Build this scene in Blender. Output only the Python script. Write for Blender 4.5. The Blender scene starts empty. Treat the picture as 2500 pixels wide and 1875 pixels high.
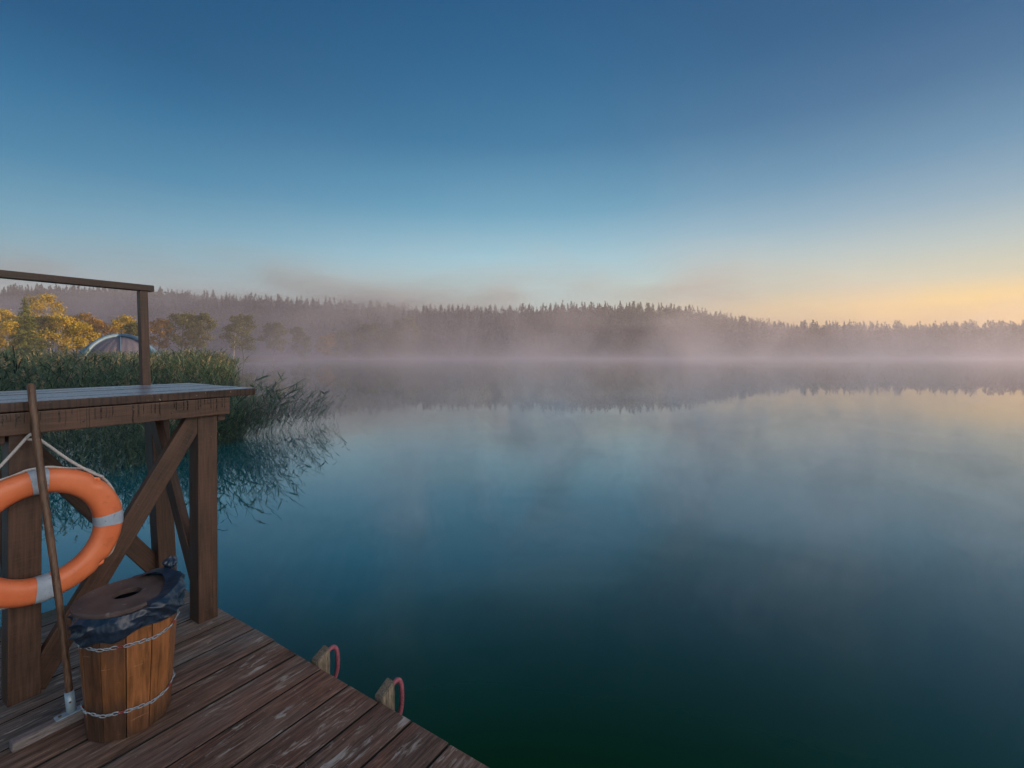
import bpy, bmesh, math, random
import numpy as np
from mathutils import Vector, Matrix
R = math.radians
random.seed(7); rng = np.random.default_rng(11)
S = bpy.context.scene
COL = S.collection

# ------------------------------------------------------------------ camera, sky, sun, exposure
H = 1.70            # camera above the deck (deck top = 0)
WL = -0.50          # water level
SUN_AZ, SUN_EL = 72.0, 5.0      # degrees to the right of the view direction, above the horizon
cam = bpy.data.cameras.new('camera'); camo = bpy.data.objects.new('camera', cam); COL.objects.link(camo)
cam.lens = 16.52; cam.sensor_width = 36; cam.shift_y = -0.029
cam.clip_start = 0.05; cam.clip_end = 5000
camo.location = (0, 0, H); camo.rotation_euler = (R(90), 0, 0)
S.camera = camo

W = bpy.data.worlds.new('World'); S.world = W; W.use_nodes = True
wn, wl = W.node_tree.nodes, W.node_tree.links
sky = wn.new('ShaderNodeTexSky'); sky.sky_type = 'NISHITA'; sky.sun_disc = False
sky.sun_elevation = R(SUN_EL); sky.sun_rotation = R(SUN_AZ)
sky.air_density = 1.3; sky.dust_density = 0.8; sky.ozone_density = 2.2; sky.altitude = 50
# dawn colours of the sky: cold blue away from the sun, pale over the middle, yellow low down near it
def lin(c): return tuple(((v/255+.055)/1.055)**2.4 if v > 10 else v/255/12.92 for v in c)
def wramp(stops):
    r_ = wn.new('ShaderNodeValToRGB'); e_ = r_.color_ramp.elements; r_.color_ramp.interpolation = 'B_SPLINE' if False else 'EASE'
    while len(e_) > 1: e_.remove(e_[0])
    r_.color_ramp.interpolation = 'LINEAR'
    e_[0].position = stops[0][0]; e_[0].color = (*lin(stops[0][1]), 1)
    for p_, c_ in stops[1:]: e_.new(p_).color = (*lin(c_), 1)
    return r_
def wmath(op, a_, b_=0.0):
    m_ = wn.new('ShaderNodeMath'); m_.operation = op
    for i_, v_ in enumerate((a_, b_)):
        if isinstance(v_, (int, float)): m_.inputs[i_].default_value = v_
        else: wl.new(v_, m_.inputs[i_])
    return m_.outputs[0]
def wrange(f_, a_, b_, c_=0.0, d_=1.0):
    m_ = wn.new('ShaderNodeMapRange'); m_.interpolation_type = 'SMOOTHSTEP'
    for i_, v_ in enumerate((a_, b_, c_, d_)): m_.inputs[i_+1].default_value = v_
    wl.new(f_, m_.inputs[0]); return m_.outputs[0]
def wmix(f_, a_, b_, mode='MIX'):
    m_ = wn.new('ShaderNodeMix'); m_.data_type = 'RGBA'; m_.blend_type = mode
    for so_, v_ in ((m_.inputs[0], f_), (m_.inputs[6], a_), (m_.inputs[7], b_)):
        if isinstance(v_, (int, float)): so_.default_value = v_
        elif isinstance(v_, tuple): so_.default_value = (*v_, 1)
        else: wl.new(v_, so_)
    return m_.outputs[2]
wtc = wn.new('ShaderNodeTexCoord'); wsp = wn.new('ShaderNodeSeparateXYZ'); wl.new(wtc.outputs['Generated'], wsp.inputs[0])
wx, wy, wz = wsp.outputs
whz = wmath('SQRT', wmath('ADD', wmath('ADD', wmath('MULTIPLY', wx, wx), wmath('MULTIPLY', wy, wy)), 1e-6))
wdot = wmath('DIVIDE', wmath('ADD', wmath('MULTIPLY', wx, math.sin(R(SUN_AZ))), wmath('MULTIPLY', wy, math.cos(R(SUN_AZ)))), whz)
rl = wramp([(0, (196, 176, 168)), (.08, (176, 180, 178)), (.14, (132, 172, 188)), (.20, (104, 158, 184)), (.29, (62, 128, 166)), (.38, (34, 106, 150)), (.46, (4, 82, 128)), (.7, (4, 60, 100)), (1, (6, 50, 88))])
rc = wramp([(0, (206, 190, 170)), (.09, (182, 198, 196)), (.14, (176, 205, 208)), (.20, (152, 196, 212)), (.29, (98, 160, 190)), (.41, (46, 118, 160)), (.52, (18, 98, 144)), (.62, (2, 82, 130)), (.8, (2, 62, 104)), (1, (6, 50, 88))])
rr_ = wramp([(0, (255, 192, 80)), (.085, (250, 207, 116)), (.12, (206, 200, 174)), (.17, (180, 192, 190)), (.235, (138, 168, 188)), (.31, (98, 142, 174)), (.40, (62, 110, 150)), (.50, (28, 88, 134)), (.7, (12, 66, 110)), (1, (6, 50, 88))])
for r_ in (rl, rc, rr_): wl.new(wz, r_.inputs[0])
wcol = wmix(wrange(wdot, .34, .98), wmix(wrange(wdot, -.62, .36), rl.outputs[0], rc.outputs[0]), rr_.outputs[0])
wcol = wmix(.008, wcol, sky.outputs[0])
# bright sky patch added to the right and behind the viewer, lights the foreground
wcol = wmix(wrange(wmath('SUBTRACT', wmath('MULTIPLY', wx, .88), wmath('MULTIPLY', wy, .48)), .42, .95), wcol, (2.3, 2.12, 1.98))
wl.new(wcol, wn['Background'].inputs[0]); wn['Background'].inputs[1].default_value = 0.5

sl = bpy.data.lights.new('sun', 'SUN'); so = bpy.data.objects.new('sun', sl); COL.objects.link(so)
sl.energy = 4.6; sl.angle = R(0.6); sl.color = (1.0, 0.66, 0.38)
d = Vector((math.sin(R(SUN_AZ))*math.cos(R(SUN_EL)), math.cos(R(SUN_AZ))*math.cos(R(SUN_EL)), math.sin(R(SUN_EL))))
so.rotation_euler = (-d).to_track_quat('-Z', 'Y').to_euler(); so.location = d*50
S.view_settings.view_transform = 'Standard'; S.view_settings.look = 'None'
S.view_settings.exposure = 1.0; S.view_settings.gamma = 1
cy = S.cycles
cy.use_denoising = True; cy.max_bounces = 6; cy.diffuse_bounces = 2; cy.glossy_bounces = 3
cy.transmission_bounces = 3; cy.volume_bounces = 1; cy.transparent_max_bounces = 6
cy.caustics_reflective = False; cy.caustics_refractive = False

# ------------------------------------------------------------------ helpers
PHI = math.atan2(0.839, 0.545)            # the planks' direction
def D2W(u, v, z=0.0):                     # deck frame -> world
    c, s = math.cos(PHI), math.sin(PHI)
    return Vector((c*u - s*v, s*u + c*v, z))

def tagp(o, label=None, cat=None, group=None, kind=None):
    if label: o['label'] = label
    if cat: o['category'] = cat
    if group: o['group'] = group
    if kind: o['kind'] = kind
    return o

class Thing:                              # an Empty at the thing's base; parts given in deck frame
    def __init__(s, name, label, cat, base, group=None):
        s.o = bpy.data.objects.new(name, None); COL.objects.link(s.o)
        s.base = Vector(base); s.o.location = D2W(*base); s.o.rotation_euler = (0, 0, PHI)
        s.o.empty_display_size = .1
        tagp(s.o, label, cat, group)

def link_mesh(name, me, mat, parent=None, smooth=False):
    o = bpy.data.objects.new(name, me); COL.objects.link(o)
    if mat: me.materials.append(mat)
    if parent is not None: o.parent = parent
    if smooth: me.shade_smooth()
    return o

def np_mesh(name, V, F, mat, parent=None, smooth=False, rnd=None, uv=None):
    """V (n,3); F (m,k) of one polygon size, or list of such arrays."""
    if not isinstance(F, list): F = [F]
    me = bpy.data.meshes.new(name)
    V = np.asarray(V, dtype=np.float32)
    me.vertices.add(len(V)); me.vertices.foreach_set('co', V.ravel())
    loops = np.concatenate([f.ravel() for f in F]).astype(np.int32)
    sizes = np.concatenate([np.full(len(f), f.shape[1], np.int32) for f in F])
    starts = np.concatenate([[0], np.cumsum(sizes)[:-1]]).astype(np.int32)
    me.loops.add(len(loops)); me.loops.foreach_set('vertex_index', loops)
    me.polygons.add(len(sizes)); me.polygons.foreach_set('loop_start', starts)
    me.update(calc_edges=True); me.validate()
    if rnd is not None:
        a = me.attributes.new('rnd', 'FLOAT', 'POINT'); a.data.foreach_set('value', np.asarray(rnd, np.float32))
    return link_mesh(name, me, mat, parent, smooth)

def bm_obj(name, bm, mat, parent=None, smooth=False):
    me = bpy.data.meshes.new(name); bm.normal_update(); bm.to_mesh(me); bm.free()
    return link_mesh(name, me, mat, parent, smooth)

def bm_box(bm, x0, x1, y0, y1, z0, z1, bev=0.004, rnd=None, seg=2):
    b = bmesh.new()
    bmesh.ops.create_cube(b, size=1)
    for v in b.verts:
        v.co = Vector((x0 + (v.co.x+.5)*(x1-x0), y0 + (v.co.y+.5)*(y1-y0), z0 + (v.co.z+.5)*(z1-z0)))
    if bev: bmesh.ops.bevel(b, geom=b.edges[:], offset=bev, segments=seg, affect='EDGES', profile=.6)
    lay = None
    if rnd is not None:
        lay = bm.verts.layers.float.get('rnd') or bm.verts.layers.float.new('rnd')
    mp = {}
    for v in b.verts:
        mp[v] = bm.verts.new(v.co)
        if lay: mp[v][lay] = rnd
    for f in b.faces: bm.faces.new([mp[v] for v in f.verts])
    b.free()

def beam(T, name, p0, p1, w, t, mat, side=(0, 1, 0), bev=0.005, warp=.0015):
    """board from p0 to p1 (deck frame, centre line); w = width across, t = thickness along `side`. Local X runs along the grain."""
    p0, p1 = Vector(p0), Vector(p1)
    X = (p1-p0).normalized(); Y = Vector(side); Y = (Y - X*Y.dot(X)).normalized(); Z = X.cross(Y)
    L = (p1-p0).length
    bm = bmesh.new()
    bm_box(bm, 0, L, -t/2, t/2, -w/2, w/2, bev)
    o = bm_obj(name, bm, mat, T.o)
    m = Matrix((X, Y, Z)).transposed().to_4x4(); m.translation = p0 - T.base
    o.matrix_local = m
    return o

def tube_arrays(P, rad, n=10, closed=False, cap=True):
    P = np.asarray(P, float); m = len(P)
    rad = np.full(m, rad, float) if np.isscalar(rad) else np.asarray(rad, float)
    if closed: Tn = np.roll(P, -1, 0) - np.roll(P, 1, 0)
    else: Tn = np.gradient(P, axis=0)
    Tn /= np.linalg.norm(Tn, axis=1)[:, None] + 1e-12
    a = np.array([0, 0, 1.]) if abs(Tn[0][2]) < .9 else np.array([1., 0, 0])
    N = np.cross(Tn[0], a); N /= np.linalg.norm(N)
    V = []
    for i in range(m):
        N = N - Tn[i]*N.dot(Tn[i]); N /= np.linalg.norm(N); B = np.cross(Tn[i], N)
        th = np.linspace(0, 2*np.pi, n, endpoint=False)
        V.append(P[i] + rad[i]*(np.cos(th)[:, None]*N + np.sin(th)[:, None]*B))
    V = np.concatenate(V)
    F = []
    rows = m if closed else m-1
    for i in range(rows):
        j = (i+1) % m
        k = np.arange(n); k2 = (k+1) % n
        F.append(np.stack([i*n+k, i*n+k2, j*n+k2, j*n+k], 1))
    F = np.concatenate(F)
    if cap and not closed:
        V = np.vstack([V, P[0], P[-1]]); c0, c1 = m*n, m*n+1
        k = np.arange(n); k2 = (k+1) % n
        F = np.vstack([F, np.stack([k2, k, np.full(n, c0), np.full(n, c0)], 1)[:, [0, 1, 2, 2]], np.stack([(m-1)*n+k, (m-1)*n+k2, np.full(n, c1), np.full(n, c1)], 1)])
    return V, F

def clean_tube(name, P, rad, mat, parent, n=10, closed=False, smooth=True):
    V, F = tube_arrays(P, rad, n, closed)
    bm = bmesh.new(); vs = [bm.verts.new(v) for v in V]
    for f in F:
        ids = list(dict.fromkeys(f.tolist()))
        try: bm.faces.new([vs[i] for i in ids])
        except ValueError: pass
    return bm_obj(name, bm, mat, parent, smooth)

def spline(pts, n):
    pts = np.asarray(pts, float); m = len(pts); out = []
    for t in np.linspace(0, m-1, n):
        i = min(int(t), m-2); f = t-i
        p0, p1, p2, p3 = pts[max(i-1, 0)], pts[i], pts[i+1], pts[min(i+2, m-1)]
        out.append(.5*((2*p1)+(-p0+p2)*f+(2*p0-5*p1+4*p2-p3)*f*f+(-p0+3*p1-3*p2+p3)*f**3))
    return np.array(out)

# ------------------------------------------------------------------ materials
class NT:
    def __init__(s, name):
        s.m = bpy.data.materials.new(name); s.m.use_nodes = True
        s.n, s.l = s.m.node_tree.nodes, s.m.node_tree.links
        s.b = s.n['Principled BSDF']; s.out = s.n['Material Output']
    def add(s, t, **kw):
        o = s.n.new(t)
        for k, v in kw.items():
            if k == 'inp':
                for a, b in v.items(): o.inputs[a].default_value = b
            else: setattr(o, k, v)
        return o
    def L(s, a, b): s.l.new(a, b)
    def coord(s, scale=(1, 1, 1), loc=(0, 0, 0), attr=None, out='Object'):
        tc = s.add('ShaderNodeTexCoord'); mp = s.add('ShaderNodeMapping')
        mp.inputs['Scale'].default_value = scale; mp.inputs['Location'].default_value = loc
        s.L(tc.outputs[out], mp.inputs[0])
        return mp.outputs[0]
    def noise(s, vec, scale, detail=4, rough=.6, dist=0):
        o = s.add('ShaderNodeTexNoise', inp={'Scale': scale, 'Detail': detail, 'Roughness': rough, 'Distortion': dist})
        if vec is not None: s.L(vec, o.inputs['Vector'])
        return o.outputs[0]
    def ramp(s, fac, stops):
        o = s.add('ShaderNodeValToRGB'); e = o.color_ramp.elements
        while len(e) > 1: e.remove(e[0])
        e[0].position = stops[0][0]; e[0].color = (*stops[0][1], 1) if len(stops[0][1]) == 3 else stops[0][1]
        for p, c in stops[1:]:
            k = e.new(p); k.color = (*c, 1)
        s.L(fac, o.inputs[0]); return o.outputs[0]
    def rng(s, fac, a, b, c=0, d=1):
        o = s.add('ShaderNodeMapRange', inp={1: a, 2: b, 3: c, 4: d}); s.L(fac, o.inputs[0]); return o.outputs[0]
    def mix(s, fac, a, b, mode='MIX'):
        o = s.add('ShaderNodeMix', data_type='RGBA', blend_type=mode)
        for sock, v in ((o.inputs[0], fac), (o.inputs[6], a), (o.inputs[7], b)):
            if isinstance(v, (int, float)): sock.default_value = v
            elif isinstance(v, tuple): sock.default_value = (*v, 1)
            else: s.L(v, sock)
        return o.outputs[2]
    def math(s, op, a, b=0.0, c=None):
        o = s.add('ShaderNodeMath', operation=op)
        for i, v in enumerate((a, b) if c is None else (a, b, c)):
            if isinstance(v, (int, float)): o.inputs[i].default_value = v
            else: s.L(v, o.inputs[i])
        return o.outputs[0]
    def attr(s, name='rnd'):
        o = s.add('ShaderNodeAttribute', attribute_name=name); return o.outputs['Fac']
    def bump(s, h, strength, dist=.01, prev=None):
        o = s.add('ShaderNodeBump', inp={'Strength': strength, 'Distance': dist}); s.L(h, o.inputs['Height'])
        if prev is not None: s.L(prev, o.inputs['Normal'])
        return o.outputs[0]
    def fin(s, col=None, rough=None, nrm=None, **kw):
        for key, v in (('Base Color', col), ('Roughness', rough), ('Normal', nrm)):
            if v is None: continue
            if isinstance(v, (int, float)): s.b.inputs[key].default_value = v
            elif isinstance(v, tuple): s.b.inputs[key].default_value = (*v, 1)
            else: s.L(v, s.b.inputs[key])
        for k, v in kw.items(): s.b.inputs[k.replace('_', ' ')].default_value = v
        return s.m

def m_brown(name='brown_stain', drips=False, dark=1.0):
    t = NT(name)
    oi = t.add('ShaderNodeObjectInfo')
    base = t.coord()
    off = t.add('ShaderNodeVectorMath', operation='ADD')
    sc = t.add('ShaderNodeVectorMath', operation='SCALE'); sc.inputs[0].default_value = (7, 3, 5)
    t.L(oi.outputs['Random'], sc.inputs['Scale']); t.L(base, off.inputs[0]); t.L(sc.outputs[0], off.inputs[1])
    def mapped(s):
        mp = t.add('ShaderNodeMapping'); mp.inputs['Scale'].default_value = s; t.L(off.outputs[0], mp.inputs[0]); return mp.outputs[0]
    grain = t.noise(mapped((3, 60, 60)), 1.6, 5, .65)
    blot = t.noise(mapped((2, 6, 6)), 1.3, 4, .6)
    saw = t.noise(mapped((160, 5, 5)), 1.0, 3, .7)
    g = t.math('ADD', t.math('MULTIPLY', grain, .55), t.math('MULTIPLY', blot, .45))
    col = t.ramp(g, [(.34, (.030*dark, .015*dark, .009*dark)), (.5, (.088*dark, .046*dark, .029*dark)), (.66, (.150*dark, .082*dark, .054*dark))])
    col = t.mix(t.rng(saw, .45, .75, 0, .35), col, (.16*dark, .095*dark, .07*dark))
    kn = t.add('ShaderNodeTexVoronoi', inp={'Scale': 1.0, 'Randomness': 1.0}); t.L(mapped((2.6, 9, 9)), kn.inputs[0])
    col = t.mix(t.rng(kn.outputs['Distance'], .10, .05, 0, .7), col, (.018, .010, .007))
    # worn pale flecks
    fl = t.noise(mapped((30, 30, 30)), 2.2, 2, .5)
    col = t.mix(t.rng(fl, .76, .80, 0, .55), col, (.34, .28, .24))
    rough = t.rng(blot, .3, .7, .38, .62)
    if drips:
        sx = t.add('ShaderNodeSeparateXYZ'); t.L(base, sx.inputs[0])
        cx = t.add('ShaderNodeCombineXYZ'); t.L(sx.outputs[0], cx.inputs[0])
        wob = t.noise(t.coord((20, 1, 18)), 1, 2, .5)
        xx = t.math('ADD', t.math('MULTIPLY', sx.outputs[0], 85), t.math('MULTIPLY', wob, .9))
        t.L(xx, cx.inputs[0])
        lines = t.noise(cx.outputs[0], 1.0, 2, .5)
        c2 = t.add('ShaderNodeCombineXYZ'); t.L(t.math('MULTIPLY', sx.outputs[0], 14), c2.inputs[0])
        ln = t.noise(c2.outputs[0], 1.0, 1, .5)
        # local +z is up or down the board face depending on the build: drips hang from the upper edge
        dep = t.math('ADD', sx.outputs[2], t.rng(ln, .3, .7, -.075, .085))
        k = t.math('MULTIPLY', t.rng(lines, .53, .57, 0, 1), t.rng(dep, -.01, .0, 0, 1))
        col = t.mix(t.math('MULTIPLY', k, .85), col, (.016, .007, .005))
        rough = t.math('SUBTRACT', rough, t.math('MULTIPLY', k, .25))
    nb = t.bump(grain, .35, .004, t.bump(saw, .15, .003))
    return t.fin(col, rough, nb)

def m_deck():
    t = NT('weathered_decking')
    r = t.attr('rnd')
    base = t.coord(); off = t.add('ShaderNodeVectorMath', operation='ADD')
    cx = t.add('ShaderNodeCombineXYZ'); t.L(t.math('MULTIPLY', r, 31), cx.inputs[0]); t.L(t.math('MULTIPLY', r, 17), cx.inputs[2])
    t.L(base, off.inputs[0]); t.L(cx.outputs[0], off.inputs[1])
    def mp(s, rot=0):
        m = t.add('ShaderNodeMapping'); m.inputs['Scale'].default_value = s; m.inputs['Rotation'].default_value = (0, 0, rot); t.L(off.outputs[0], m.inputs[0]); return m.outputs[0]
    grain = t.noise(mp((2.6, 30, 8)), 1.6, 9, .78, .35)
    fine = t.noise(mp((9, 230, 40)), 1.0, 4, .7)
    blot = t.noise(mp((1.1, 2.6, 2)), 1.3, 4, .55)
    mid_ = t.noise(mp((5, 90, 20)), 1.0, 5, .75)
    g = t.math('ADD', t.math('ADD', t.math('MULTIPLY', grain, .5), t.math('MULTIPLY', mid_, .32)), t.math('MULTIPLY', fine, .18))
    g = t.math('ADD', t.math('MULTIPLY', t.math('SUBTRACT', g, .5), 1.45), .5)
    wide_ = t.noise(mp((.6, 1.3, 1)), 1.0, 3, .5)
    g = t.math('ADD', g, t.rng(wide_, .3, .7, -.05, .05))
    brown = t.ramp(g, [(.28, (.020, .012, .009)), (.40, (.085, .046, .030)), (.55, (.235, .140, .098)), (.72, (.56, .42, .33))])
    grey = t.ramp(g, [(.28, (.022, .022, .024)), (.42, (.085, .075, .068)), (.56, (.24, .20, .175)), (.76, (.52, .45, .38))])
    rust = t.ramp(g, [(.28, (.030, .013, .008)), (.42, (.11, .044, .024)), (.56, (.27, .110, .058)), (.75, (.52, .30, .20))])
    # greyer far from the bathers' end, browner and rust-stained near it
    sx = t.add('ShaderNodeSeparateXYZ'); t.L(base, sx.inputs[0])
    wg = t.math('ADD', t.rng(sx.outputs[1], 2.2, 3.6, 0, .85), t.rng(sx.outputs[0], 1.1, .1, 0, .35))
    val = t.rng(r, 0, 1, .58, 1.25)
    wg = t.rng(t.math('ADD', wg, t.rng(blot, .35, .65, -.35, .35)), .15, .75, 0, 1)
    col = t.mix(wg, t.mix(t.rng(blot, .42, .62), brown, rust), grey)
    vv = t.add('ShaderNodeVectorMath', operation='SCALE'); t.L(col, vv.inputs[0]); t.L(val, vv.inputs['Scale']); col = vv.outputs[0]
    # elongated pale scuffs
    sc = t.noise(mp((7, 26, 8), .12), 1.15, 5, .62, .6)
    sc2 = t.noise(mp((2.3, 3.2, 1)), 1.1, 2, .5)
    k = t.math('MULTIPLY', t.rng(sc, .567, .67, 0, 1), t.rng(sc2, .42, .60, 0, .8))
    col = t.mix(k, col, (.56, .50, .44))
    # small specks
    sp = t.noise(mp((40, 60, 40)), 1.1, 2, .5)
    col = t.mix(t.rng(sp, .71, .76, 0, .6), col, (.45, .44, .43))
    # dark wet stain
    col = t.mix(t.rng(t.noise(mp((1.6, 5, 2)), 1.2, 4, .6), .60, .74, 0, .75), col, (.010, .006, .005))
    # lichen along the far edge
    ed = t.math('MULTIPLY', t.rng(sx.outputs[1], 3.75, 4.25, 0, 1), t.rng(blot, .4, .6, 0, .8))
    col = t.mix(ed, col, (.085, .085, .045))
    rough = t.rng(t.noise(mp((2, 8, 2)), 1.4, 4, .6), .35, .7, .60, .88)
    nb = t.bump(g, .9, .006, t.bump(sc, .3, .004))
    return t.fin(col, rough, nb)

def m_tabletop():
    t = NT('dewy_tabletop')
    r = t.attr('rnd')
    grain = t.noise(t.coord((3, 50, 20)), 1.5, 5, .6)
    dew = t.noise(t.coord((90, 90, 90)), 1.4, 3, .6)
    film = t.noise(t.coord((3, 12, 5)), 1.3, 4, .6)
    col = t.ramp(grain, [(.3, (.045, .026, .018)), (.55, (.09, .056, .042)), (.75, (.15, .105, .085))])
    k = t.math('MULTIPLY', t.rng(dew, .42, .6, .2, 1), t.rng(film, .34, .62, .30, 1.0))
    col = t.mix(k, col, (.52, .64, .80))         # film of frost, with the sky's bluish sheen painted into the colour
    geo = t.add('ShaderNodeNewGeometry'); sn = t.add('ShaderNodeSeparateXYZ'); t.L(geo.outputs['Normal'], sn.inputs[0])
    up = t.rng(sn.outputs[2], .6, .9)
    side = t.ramp(grain, [(.3, (.03, .014, .009)), (.7, (.085, .042, .027))])
    # drips on the front edge
    sx = t.add('ShaderNodeSeparateXYZ'); t.L(t.coord(), sx.inputs[0])
    c2 = t.add('ShaderNodeCombineXYZ'); t.L(t.math('ADD', t.math('MULTIPLY', sx.outputs[0], 60), t.math('MULTIPLY', film, 1.2)), c2.inputs[0])
    side = t.mix(t.rng(t.noise(c2.outputs[0], 1, 2, .5), .50, .56, 0, .85), side, (.010, .005, .004))
    bits = t.noise(t.coord((60, 60, 60)), 1, 2, .5)
    side = t.mix(t.rng(bits, .70, .74, 0, .7), side, (.42, .34, .28))
    col = t.mix(up, side, col)
    nb = t.bump(dew, .5, .002, t.bump(grain, .4, .003))
    return t.fin(col, t.mix(up, (.42,)*3, (.30,)*3), nb)

def m_bin():
    t = NT('varnished_staves')
    r = t.attr('rnd')
    base = t.coord(); off = t.add('ShaderNodeVectorMath', operation='ADD')
    cx = t.add('ShaderNodeCombineXYZ'); t.L(t.math('MULTIPLY', r, 23), cx.inputs[0]); t.L(t.math('MULTIPLY', r, 9), cx.inputs[2])
    t.L(base, off.inputs[0]); t.L(cx.outputs[0], off.inputs[1])
    def mp(s):
        m = t.add('ShaderNodeMapping'); m.inputs['Scale'].default_value = s; t.L(off.outputs[0], m.inputs[0]); return m.outputs[0]
    grain = t.noise(mp((42, 42, 3.2)), 1.4, 6, .62, .5)
    blot = t.noise(mp((5, 5, 3)), 1.5, 4, .6)
    cross = t.noise(mp((8, 8, 60)), 1.2, 3, .6)
    g = t.math('ADD', t.math('MULTIPLY', grain, .6), t.math('MULTIPLY', blot, .4))
    col = t.ramp(g, [(.28, (.06, .022, .009)), (.44, (.20, .082, .028)), (.58, (.36, .142, .052)), (.76, (.50, .235, .105))])
    dark_tone = t.ramp(g, [(.3, (.022, .013, .010)), (.5, (.065, .036, .024)), (.75, (.13, .08, .055))])
    sx = t.add('ShaderNodeSeparateXYZ'); t.L(base, sx.inputs[0])
    low = t.math('ADD', t.rng(sx.outputs[2], .20, .0, 0, 1.0), t.rng(blot, .4, .7, -.25, .35))
    sl_ = t.math('MULTIPLY', t.rng(r, .62, .72, 0, 1), .75)
    k = t.rng(t.math('ADD', low, sl_), .1, .9, 0, .95)
    col = t.mix(k, col, dark_tone)  # dirt towards the bottom; staves with a high rnd are darker all over
    col = t.mix(t.rng(cross, .68, .73, 0, .45), col, (.50, .34, .22))
    nb = t.bump(grain, .5, .004, t.bump(blot, .4, .006))
    return t.fin(col, t.rng(blot, .3, .7, .34, .55), nb)

def m_plain(name, c1, c2, scale=12, rough=.6, bump=.3, bd=.003, stretch=(1, 1, 1), fleck=None, metallic=0.0, **kw):
    t = NT(name)
    n = t.noise(t.coord(stretch), scale, 5, .62)
    col = t.ramp(n, [(.3, c1), (.7, c2)])
    if fleck:
        n2 = t.noise(t.coord(stretch), scale*3.1, 2, .5); col = t.mix(t.rng(n2, fleck[1], fleck[1]+.05, 0, fleck[2]), col, fleck[0])
    return t.fin(col, t.rng(n, .3, .7, rough-.08, rough+.08), t.bump(n, bump, bd), Metallic=metallic, **kw)

def m_leaf(name, stops, trans=.35, rough=.6):
    t = NT(name)
    col = t.ramp(t.attr('rnd'), stops)
    t.fin(col, rough); t.b.inputs['Specular IOR Level'].default_value = .25
    tr = t.add('ShaderNodeBsdfTranslucent'); t.L(col, tr.inputs[0])
    mx = t.add('ShaderNodeMixShader'); mx.inputs[0].default_value = trans
    t.L(t.b.outputs[0], mx.inputs[1]); t.L(tr.outputs[0], mx.inputs[2]); t.L(mx.outputs[0], t.out.inputs[0])
    return t.m

M = {}
M['brown'] = m_brown(dark=.84); M['brown_drip'] = m_brown('brown_stain_wet', True, .92); M['brown_dark'] = m_brown('brown_stain_dark', False, .55)
M['deck'] = m_deck(); M['top'] = m_tabletop(); M['bin'] = m_bin()
M['orange'] = m_plain('orange_plastic', (.72, .165, .060), (.86, .25, .10), 5, .40, .12, .004, fleck=((.40, .11, .05), .62, .22))
M['band'] = m_plain('grey_reflective_tape', (.30, .38, .48), (.50, .58, .66), 14, .4, .3, .001, fleck=((.13, .16, .24), .64, .55))
M['rope'] = m_plain('white_rope', (.38, .37, .37), (.62, .61, .60), 200, .85, .8, .002)
M['handle'] = m_plain('worn_broom_handle', (.045, .022, .013), (.19, .105, .060), 6, .45, .5, .002, (14, 14, 1.2), fleck=((.30, .20, .14), .64, .5))
M['zinc'] = m_plain('galvanised_metal', (.26, .40, .50), (.46, .58, .66), 30, .42, .3, .001, metallic=.3)
M['screw'] = m_plain('rusty_screw', (.03, .02, .015), (.12, .09, .07), 60, .5)
M['driftwood'] = m_plain('weathered_broom_head', (.07, .06, .062), (.29, .26, .26), 5, .75, .8, .004, (3, 40, 40), fleck=((.36, .34, .33), .62, .5))
M['lid'] = m_plain('painted_lid', (.055, .040, .037), (.15, .11, .10), 9, .55, .4, .003, fleck=((.30, .27, .27), .66, .5))
M['chain'] = m_plain('pale_plastic_chain', (.24, .31, .38), (.38, .46, .53), 50, .45, .2, .001)
M['chain_red'] = m_plain('red_plastic_link', (.22, .03, .03), (.34, .06, .05), 50, .45, .2, .001)
M['post'] = m_plain('bleached_post', (.07, .052, .036), (.36, .30, .22), 4, .8, .9, .005, (34, 34, 3), fleck=((.035, .03, .022), .60, .8))
M['pink'] = m_plain('faded_red_rubber', (.26, .055, .085), (.46, .15, .19), 70, .55, .6, .003, fleck=((.06, .015, .02), .56, .7))
M['gap_shade'] = m_plain('painted_gap_shade', (.006, .005, .004), (.020, .016, .012), 9, .85)
M['hole'] = m_plain('dark_inside', (.004, .004, .005), (.008, .008, .009), 9, .8)
M['hair'] = m_plain('pale_hair', (.4, .38, .36), (.5, .48, .46), 9, .8)
def m_bag():
    t = NT('dark_bin_liner')
    n = t.noise(t.coord(), 14, 5, .6, .8); v = t.add('ShaderNodeTexVoronoi', feature='DISTANCE_TO_EDGE', inp={'Scale': 22.0}); t.L(t.coord((1, 1, 1)), v.inputs[0])
    return t.fin(t.ramp(n, [(.3, (.008, .018, .036)), (.7, (.018, .042, .080))]), t.rng(n, .3, .7, .26, .42), t.bump(n, .35, .012), Specular_IOR_Level=.6)
M['bag'] = m_bag()
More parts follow.
